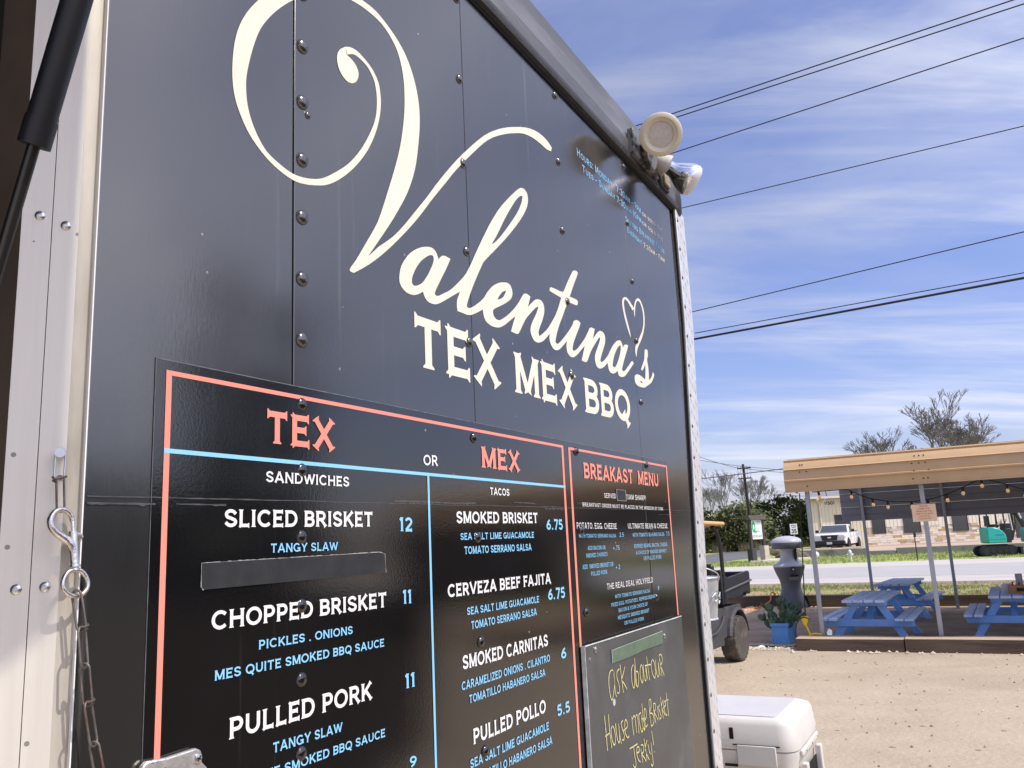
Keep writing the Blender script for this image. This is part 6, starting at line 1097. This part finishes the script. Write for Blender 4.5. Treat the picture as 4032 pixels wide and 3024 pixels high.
gpts = [(max(.115,x),min(2.35,z)) for x,z in gpts]
tri = tessellate_polygon([[Vector((x,z,0)) for x,z in gpts]]); gr.add([sp3(x,z,0) for x,z in gpts], [tuple(t) for t in tri]); gr.add([sp3(x,z,0.0005) for x,z in ((.36,1.66),(.56,1.66),(.56,1.74),(.45,1.80),(.36,1.80))],[(0,1,2,3,4)])
gr.build('gear_logo', mat('logo_green',(.02,.42,.17),.5,var=.03), sg, smooth=0, fix=False)
gw = M(); q = [(.30+.07*math.cos(i*.5236)*.8,1.98+.15*math.sin(i*.5236)) for i in range(12)]; gw.add([sp3(x,z,.001) for x,z in q],[tuple(range(12))]); gw.build('gear_hub', mat('logo_white',(.8,.82,.8),.5,var=.02), sg, smooth=0, fix=False)
tx3 = M(); text(tx3,'512-992-9677',sp3,.16,1.0,1.38,1.38,.15,t=.17,flare=1); text(tx3,'FOR SALE',sp3,.62,1.0,2.24,2.24,.07,t=.2,flare=1) if False else None
tx3.build('phone_number', mat('sign_grey',(.12,.12,.13),.6,var=0), sg, smooth=0, fix=False)
bb = M().box(.50,.63,-.0655,-.0645,2.22,2.33).box(.66,.79,-.0655,-.0645,2.22,2.33).box(.46,.68,-.0655,-.0645,1.80,1.82).box(.46,.66,-.0655,-.0645,1.70,1.765); bb.build('print_bar', mat('faded_print',(.45,.47,.52),.6,var=.3,vs=30), sg)
tag(M().prism([(-1.1,-.6),(1.9,-.2),(2.9,1.3),(.3,2.2)], lambda a,b,d: (a,b,d), .0,.14).build('planting_bed', m_pier, None, 'raised stone-edged bed at the foot of the white business sign', 'planting bed', loc=(13.9,48.4,.0), rz=R(0)))
for x,y in ((13.5,46.5),(14.5,46.1),(15.4,47.1)): M().prism([(-.45,-.2),(.4,-.25),(.5,.2),(-.4,.3)], lambda a,b,d: (a,b,d), .0,.18).build('limestone_slab', mat('pale_slab',(.66,.58,.44),.9,var=.1), None, {13.5:'pale limestone slab left of two at the sign bed edge',14.5:'pale limestone slab in the middle of the sign bed edge',15.4:'pale limestone slab at the right end of the sign bed'}[x], 'stone slab', 'limestone slabs edging the sign bed', loc=(x,y,.0), bevel=.02)
# speed limit sign
sl = thing('speed_sign', 'small white speed limit sign reading 35 on a thin post', 'road sign', (16.1,50.0,0), R(-4))
M().box(-.21,.21,-.02,.0,1.47,2.07).build('sign_plate', mat('sign_white',(.78,.78,.76),.4,var=.03), sl, bevel=.01); M().cyl((.0,.03,0),(.0,.03,2.0),.03,n=8).build('sign_post', m_galv, sl)
st3 = M(); pl3 = lambda s,z,d: (s,-.0225-d,z); text(st3,'35',pl3,-.15,.15,1.53,1.53,.24,t=.24,flare=1); text(st3,'SPEED',pl3,-.15,.15,1.94,1.94,.075,t=.2,flare=1); text(st3,'LIMIT',pl3,-.13,.13,1.83,1.83,.075,t=.2,flare=1); st3.build('sign_print', m_gap, sl, smooth=0, fix=False)
# ---------------------------------------------------------------- mini excavator
m_teal = mat('teal_machine_paint', (0.035,0.42,0.36), 0.35, var=.06, vs=4); m_mach = mat('dark_machine_metal', (.028,.028,.032), .5, metal=.2, var=.3, vs=8)
ex = thing('mini_excavator', 'teal mini excavator on rubber tracks parked beside the far grass', 'excavator', (23.25,42.0,0), R(-8))
def stadium(l, h, n=8): r = h/2; return [(l/2-r+r*math.cos(R(-90+180*i/n)), r+r*math.sin(R(-90+180*i/n))) for i in range(n+1)]+[(-l/2+r+r*math.cos(R(90+180*i/n)), r+r*math.sin(R(90+180*i/n))) for i in range(n+1)]
for y in (-.48,.30):
    t = M().prism(stadium(1.72,.50), lambda a,b,d: (a,d,b), y, y+.24).build('track', mat('rubber_track',(.02,.02,.02),.85,var=.3), ex, bevel=.02)
    lg = M()
    for i in range(26):
        u = -.62+i*.05; lg.box(u,u+.022,y-.005,y+.245,.495,.515).box(u,u+.022,y-.005,y+.245,-.012,.004)
    lg.build('track_lug', mat('rubber_track',(.02,.02,.02),.85,var=.3), t)
    for x in (-.6,-.3,0,.3,.6): M().cyl((x,y-.012,.25),(x,y,.25),.17 if abs(x) > .5 else .09,n=14).build('track_wheel', m_mach, t)
M().box(-.5,.5,-.24,.30,.2,.56).box(.88,.98,-.7,.7,.05,.42).bar((.5,-.2,.3),(.9,-.3,.25),.1,.1).bar((.5,.2,.3),(.9,.3,.25),.1,.1).build('undercarriage', m_mach, ex)
M().prism([(-.42,.62),(.40,.62),(.41,.84),(.38,1.02),(.28,1.18),(.10,1.32),(-.06,1.38),(-.40,1.39),(-.45,1.33),(-.45,.70)], lambda a,b,d: (a,d,b), -.52,.52).build('counterweight', m_teal, ex, bevel=.06)
M().box(-.44,.41,-.525,.525,.80,.815).build('groove_shade', mat('teal_painted_shade',(.02,.2,.18),.5,var=.1), ex)  # shade of a groove painted as a darker teal band
M().box(-.1,.3,-.5281,-.5225,1.0,1.0301).build('maker_stripe', mat('blue_decal',(.05,.12,.45),.4,var=.2,vs=40), ex)
M().box(-.2,.25,-.25,.2,1.39,1.52).box(-.28,-.16,-.25,.2,1.45,1.95).build('seat', m_black, ex, bevel=.03)
for x, y in ((-.38,-.45),(-.38,.45),(.02,-.45),(.42,-.45),(.42,.45)): M().bar((x,y,1.35),(x+.05 if x < .3 else x-.02,y,2.45),.05,.05).build('canopy_post', m_mach, ex)
M().box(-.55,.62,-.55,.55,2.45,2.53).build('canopy_roof', m_mach, ex, bevel=.03)
M().box(.30,.62,-.5,.5,.62,1.30).box(.45,.75,-.3,.3,.95,1.55).build('control_console', m_mach, ex, bevel=.03); M().bar((.5,-.25,1.5),(.58,-.28,1.75),.03,.03).bar((.5,.2,1.5),(.55,.22,1.75),.03,.03).build('lever', mat('red_lever',(.5,.03,.03),.4,var=0), ex)
M().bar((.75,0,.75),(1.0,0,1.5),.18,.22).bar((1.0,0,1.5),(.95,0,2.55),.17,.20).build('boom', m_mach, ex, bevel=.02); M().bar((.95,-.05,2.55),(1.45,-.05,1.35),.15,.18).build('dipper_arm', m_mach, ex, bevel=.02)
M().cyl((.86,-.1,1.2),(.80,-.1,2.2),.05,n=10).cyl((1.10,-.12,2.45),(1.32,-.12,1.75),.05,n=10).build('hydraulic_ram', m_steel, ex); M().box(.985,1.0,-.112,-.10,1.55,1.95).build('warning_strip', m_yel, ex)
M().prism([(1.30,.62),(1.55,.66),(1.60,1.15),(1.40,1.32),(1.30,1.2)], lambda a,b,d: (a,d,b), -.25,.2).build('bucket', m_teal, ex, bevel=.03)
# ---------------------------------------------------------------- utility pole and wires
m_pole = mat('tarred_pole', (.045,.032,.026), .85, var=.2, vs=3); m_wire = mat('power_cable', (.018,.018,.02), .6, var=0); m_wiref = mat('far_wire', (.10,.10,.12), .7, var=0)
up = thing('utility_pole', 'dark wooden utility pole with two crossarms behind the roadside trees', 'utility pole', (20.25,75,0), R(12))
M().cyl((.28,0,-.2),(0,0,7.75),.16,.11,n=12).build('pole_shaft', m_pole, up)
for z, l in ((7.40,.64),(6.50,.62)):
    M().bar((-l,-.14,z-.04),(l,-.14,z+.0),.09,.11).build('crossarm', m_pole, up)
    for i, x in enumerate((-l+.06,-l*.45,l*.45,l-.06)):
        M().lathe([(.02,0),(.03,.03),(.05,.06),(.03,.09),(.045,.12),(.0,.15)],8,Matrix.Translation((x,-.14,z+.03))).build('insulator', mat('grey_insulator',(.22,.2,.2),.4,var=.1), up)
M().tube([(-.6,-.14,7.4),(-.72,-.14,7.0),(-.58,-.14,6.62)], .012, 5).tube([(-.3,-.14,7.4),(-.36,-.14,6.9),(-.28,-.14,6.6)], .012, 5).tube([(.3,-.14,7.4),(.26,-.14,6.9),(.3,-.14,6.6)], .012, 5).tube([(.58,-.14,7.4),(.62,-.14,6.9),(.58,-.14,6.6)], .012, 5).bar((-.3,-.1,6.4),(.1,0,4.6),.05,.05).build('jumper_wire', m_wiref, up)
def wire(name, a, b, r, sag, label, mt=m_wire, grp='overhead power lines', n=24):
    a, b = Vector(a), Vector(b); pts = []
    for i in range(n+1): t = i/n; p = a.lerp(b,t); p.z -= sag*4*t*(1-t); pts.append(p)
    M().tube(pts, r, 6).build(name, mt, None, label, 'power line', grp, fix=False)
for i,(p,q,z,r,sg_,lb) in enumerate((
  ((3.2,13.68),(7.61,10.84),9,.010,.0,'uppermost overhead wire, upper of the close pair in the sky'),
  ((3.31,13.81),(7.71,11.02),9,.010,.0,'second overhead wire, lower of the close pair in the sky'),
  ((3.57,15.17),(8.23,11.9),9,.010,.0,'third overhead wire from the top, thin and single'),
  ((4.1,18.12),(9.99,14.86),9,.010,.0,'fourth overhead wire from the top, thin and single'),
  ((4.41,19.48),(9.7,14.91),7,.011,.10,'fifth overhead wire from the top, slightly twisted and sagging'),
  ((5.08,22.49),(11.56,18.07),7,.030,.06,'lowest and thickest black overhead cable in the sky'))):
    P, Q = Vector((p[0],p[1],z)), Vector((q[0],q[1],z)); d = (Q-P)
    wire('overhead_wire', P-d*4, Q+d*3.2, r, sg_ if i < 4 else sg_*1.0, lb)
wire('overhead_wire', Vector((5.10,22.46,7.10)), Vector((11.62,18.12,7.08))+(Vector((11.62,18.12,7.08))-Vector((5.10,22.46,7.10)))*3, .012, 0.0, 'thin messenger wire running along the thickest black cable')
for a,b,lb in (((10,60,8.6),(19.65,75,7.45),'far wire left of the utility pole, top left crossarm end'),((9,62,8.3),(20.9,75,7.45),'far wire left of the utility pole, top right crossarm end'),((19.65,75,7.45),(42,82,5.4),'far wire dropping right from the pole, left crossarm end'),((20.9,75,7.45),(42,82,6.0),'far wire dropping right from the pole, right crossarm end'),((5,72,5.75),(36,77,8.35),'thick far cable rising rightwards across the pole'),((20.2,75,5.3),(36,80,4.2),'low far wire dropping right from the pole')):
    wire('far_wire', a, b, .022 if 'thick' not in lb else .05, .15, lb, m_wiref, 'wires of the far utility pole', 12)
# ---------------------------------------------------------------- trees
leafm = [mat('leaf', c, .75, var=.3, vs=1.2, spec=.25) for c in ((.085,.10,.034),(.115,.13,.045),(.145,.155,.06),(.06,.074,.03))]
leafm2 = [mat('leaf_dark', c, .7, var=.3, vs=1.2, spec=.3) for c in ((.042,.06,.022),(.065,.085,.03),(.095,.11,.042),(.030,.042,.02))]
m_bark = mat('grey_bark', (.15,.12,.095), .9, var=.25, vs=2); m_bare = mat('bare_twigs', (.20,.175,.16), .9, var=.2, vs=1); m_bareh = mat('haze_toned_twigs', (.30,.28,.28), .9, var=.15, vs=1)  # far twigs made paler: distance haze put into their colour
def leafy(name, label, loc, rx, ry, rz, zc, nclump, nleaf, ls, mts, seed, cat='tree', group=None, trunk=.14, flat=.8):
    rnd = random.Random(seed); t = thing(name, label, cat, loc, rnd.uniform(0,6), group); m = M()
    for c in range(nclump):
        while True:
            v = Vector((rnd.uniform(-1,1),rnd.uniform(-1,1),rnd.uniform(-.95,1)))
            if .35 < v.length < 1: break
        v = v.normalized()*(v.length**.5)
        cx, cy, cz = v.x*rx, v.y*ry, zc+v.z*rz; cr = rnd.uniform(.16,.34)*min(rx,rz)
        tone = rnd.choices((0,1,2,3),(3,3,2,2))[0]
        for l in range(nleaf):
            o = Vector((rnd.gauss(0,1),rnd.gauss(0,1),rnd.gauss(0,flat)))*cr*.62; p = Vector((cx,cy,max(.05,cz)))+o
            if p.z < .05: p.z = rnd.uniform(.05,.6)
            a = Vector((rnd.gauss(0,1),rnd.gauss(0,1),rnd.gauss(0,.7))).normalized(); b = a.orthogonal().normalized(); s = ls*rnd.uniform(.6,1.35)
            m.cur = tone if rnd.random() < .7 else rnd.randrange(4)
            m.add([p-a*s, p+b*s*.55, p+a*s, p-b*s*.55], [(0,1,2,3)])
    m.cur = 0
    m.build('crown', mts, t, smooth=0, fix=False)
    k = M(); k.tube([(0,0,-.1),(rnd.uniform(-.1,.1),rnd.uniform(-.1,.1),zc*.5),(rnd.uniform(-.2,.2),rnd.uniform(-.2,.2),zc)], [trunk,trunk*.8,trunk*.5], 8)
    for i in range(7):
        a = rnd.uniform(0,6.28); k.tube([(0,0,zc*rnd.uniform(.25,.7)),(math.cos(a)*rx*.35,math.sin(a)*ry*.35,zc+rz*rnd.uniform(-.2,.3)),(math.cos(a)*rx*.7,math.sin(a)*ry*.7,zc+rz*rnd.uniform(-.1,.6))], [trunk*.5,trunk*.3,.02], 5)
    k.build('trunk', m_bark, t); return t
def bare(name, label, loc, h, spread, seed, depth=6, r0=.22, group=None, mt=None, first=.30, forks=(2,3), rmin=.018):
    rnd = random.Random(seed); t = thing(name, label, 'tree', loc, rnd.uniform(0,6), group); k = M(); tw = M()
    def br(p, d, l, r, lv):
        q = p+d*l; mid = p.lerp(q,.5)+Vector((rnd.uniform(-1,1),rnd.uniform(-1,1),rnd.uniform(-.3,.5)))*l*.07
        (k if lv > depth-3 else tw).tube([p,mid,q], [max(r,rmin),max(r*.85,rmin),max(r*.68,rmin)], 5 if lv > 3 else 3)
        if lv <= 0: return
        for _ in range(rnd.choice(forks)):
            nd = (d+Vector((rnd.uniform(-1,1),rnd.uniform(-1,1),rnd.uniform(-.25,.55)))*spread).normalized(); br(q, nd, l*rnd.uniform(.62,.88), r*.62, lv-1)
    br(Vector((0,0,-.2)), Vector((rnd.uniform(-.06,.06),rnd.uniform(-.06,.06),1)).normalized(), h*first, r0, depth)
    k.build('trunk', mt or m_bare, t, fix=False); tw.build('crown', mt or m_bare, t, fix=False); return t
G_ = 'trees lining the side road'
TL = [((18.2,83,0),3.4,2.6,1.9,2.1,'pale green tree nearest the trailer edge beyond the side road',leafm),((21.8,85,0),2.7,2.6,2.4,2.15,'olive green tree behind the roadside sign',leafm),
 ((24.3,88,0),2.1,2.3,1.9,1.75,'low tree between the sign and the round dark tree',leafm),((28.2,91,0),3.5,3.0,2.75,2.55,'large round dark green tree left of the warehouse',leafm2),
 ((31.8,92,0),2.6,2.6,2.3,2.2,'dark tree half hidden by the first pavilion post',leafm2),((15.2,84,0),3.0,2.6,2.0,2.0,'green tree just behind the trailer corner beyond the road',leafm),((26.3,95,0),2.4,2.4,2.5,2.4,'dark tree tucked behind the round tree',leafm2)]
for i,(loc,rx,ry,rz,zc,lb,mts) in enumerate(TL): leafy('bushy_tree', lb, loc, rx, ry, rz, zc, 100, 46, .19, mts, 30+i, group=G_)
for i,(x,y,h) in enumerate(((16.5,80.5,1.2),(19.3,82,1.35),(22.3,82.5,1.1),(25.2,86.5,1.3),(28.7,88.5,1.2))):
    m = M(); rnd = random.Random(60+i)
    for _ in range(420):
        a = rnd.uniform(-2.2,2.2); b = rnd.uniform(-.6,.6); hh = h*rnd.uniform(.4,1.0); m.cur = 0 if rnd.random() < .65 else 1
        m.add([(a-.02,b,0),(a+.02,b,0),(a+rnd.uniform(-.35,.35),b+rnd.uniform(-.2,.2),hh)],[(0,1,2)])
    m.build('dry_brush', [mat('dry_brush_brown',(.17,.125,.085),.9,var=.3), leafm[2]], None, ('dry brown brush nearest the trailer edge under the far trees','dry brown brush left of the roadside sign','dry brown brush right behind the roadside sign','dry brown brush in the gap between the trees','dry brown brush under the round dark tree')[i], 'shrub', 'dry brush under the far trees', loc=(x,y,0), rz=R(55), smooth=0, fix=False)
bare('bare_tree', 'tall bare winter tree spreading above the pavilion roof', (48.3,95,0), 17.0, .55, 3, 8, .34, first=.22, forks=(3,3,2), rmin=.022)
bare('bare_tree', 'smaller bare tree left of the tall one above the pavilion roof', (43.6,97,0), 13.4, .56, 4, 7, .26, first=.25, forks=(3,3,2), rmin=.022)
bare('bare_tree', 'bare tree right of the tall one above the pavilion roof', (52.0,97,0), 14.6, .55, 9, 7, .28, first=.25, forks=(3,3,2), rmin=.022)
leafy('evergreen_clump', 'small dark evergreen clump in front of the bare tree above the roof', (43.9,93,0), 1.3,1.3,2.2,8.2, 14, 40, .2, leafm2, 91)
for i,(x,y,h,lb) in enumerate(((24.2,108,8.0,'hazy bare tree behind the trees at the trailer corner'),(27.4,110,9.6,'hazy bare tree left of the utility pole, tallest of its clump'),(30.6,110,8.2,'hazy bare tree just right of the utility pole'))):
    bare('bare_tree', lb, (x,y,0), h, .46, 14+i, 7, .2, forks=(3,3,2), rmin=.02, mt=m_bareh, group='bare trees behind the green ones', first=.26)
# trees and a shed across the yard on the right: they show as the dark lower half of the reflection in the trailer wall
for i,(x,y,rx,rz,zc,lb) in enumerate(((36,3,4.8,2.7,2.6,'dense dark tree across the yard, nearest the road end'),(37,-5,5.2,2.5,2.4,'dense dark tree across the yard, second from the road end'),(35,-13,4.8,2.7,2.5,'dense dark tree across the yard opposite the serving window'),(32,-22,5.2,3.1,2.8,'dense dark tree across the yard behind the serving window'),(38,11,4.6,2.6,2.3,'dense dark tree across the yard close to the road'))):
    leafy('dense_tree', lb, (x,y,0), rx, rx, rz, zc, 130, 46, .34, leafm2, 120+i, group='trees across the yard')
leafy('tall_cedar', 'tall narrow cedar across the yard seen mirrored in the trailer wall', (24.0,7.5,0), 1.0,1.0,4.2,6.6, 40, 40, .22, leafm2, 140, flat=1.4)
leafy('tall_cedar', 'slimmer tall cedar beside the first across the yard', (23.4,9.3,0), .8,.8,3.6,6.0, 34, 40, .22, leafm2, 141, flat=1.4)
shed = thing('yard_shed', 'low brown shed across the yard facing the trailer wall', 'shed', (22.0,15.5,0), R(-60))
M().box(-3,3,0,3,0,2.4).build('shed_wall', mat('shed_brown',(.13,.085,.055),.8,var=.2,vs=2), shed); M().prism([(-.4,2.402),(3.4,2.402),(1.5,3.2)], lambda a,b,d: (d,a,b), -3.3,3.3).build('roof', m_tan, shed); M().box(-.5,.5,-.03,-.002,0,2.0).build('door', m_wood, shed)
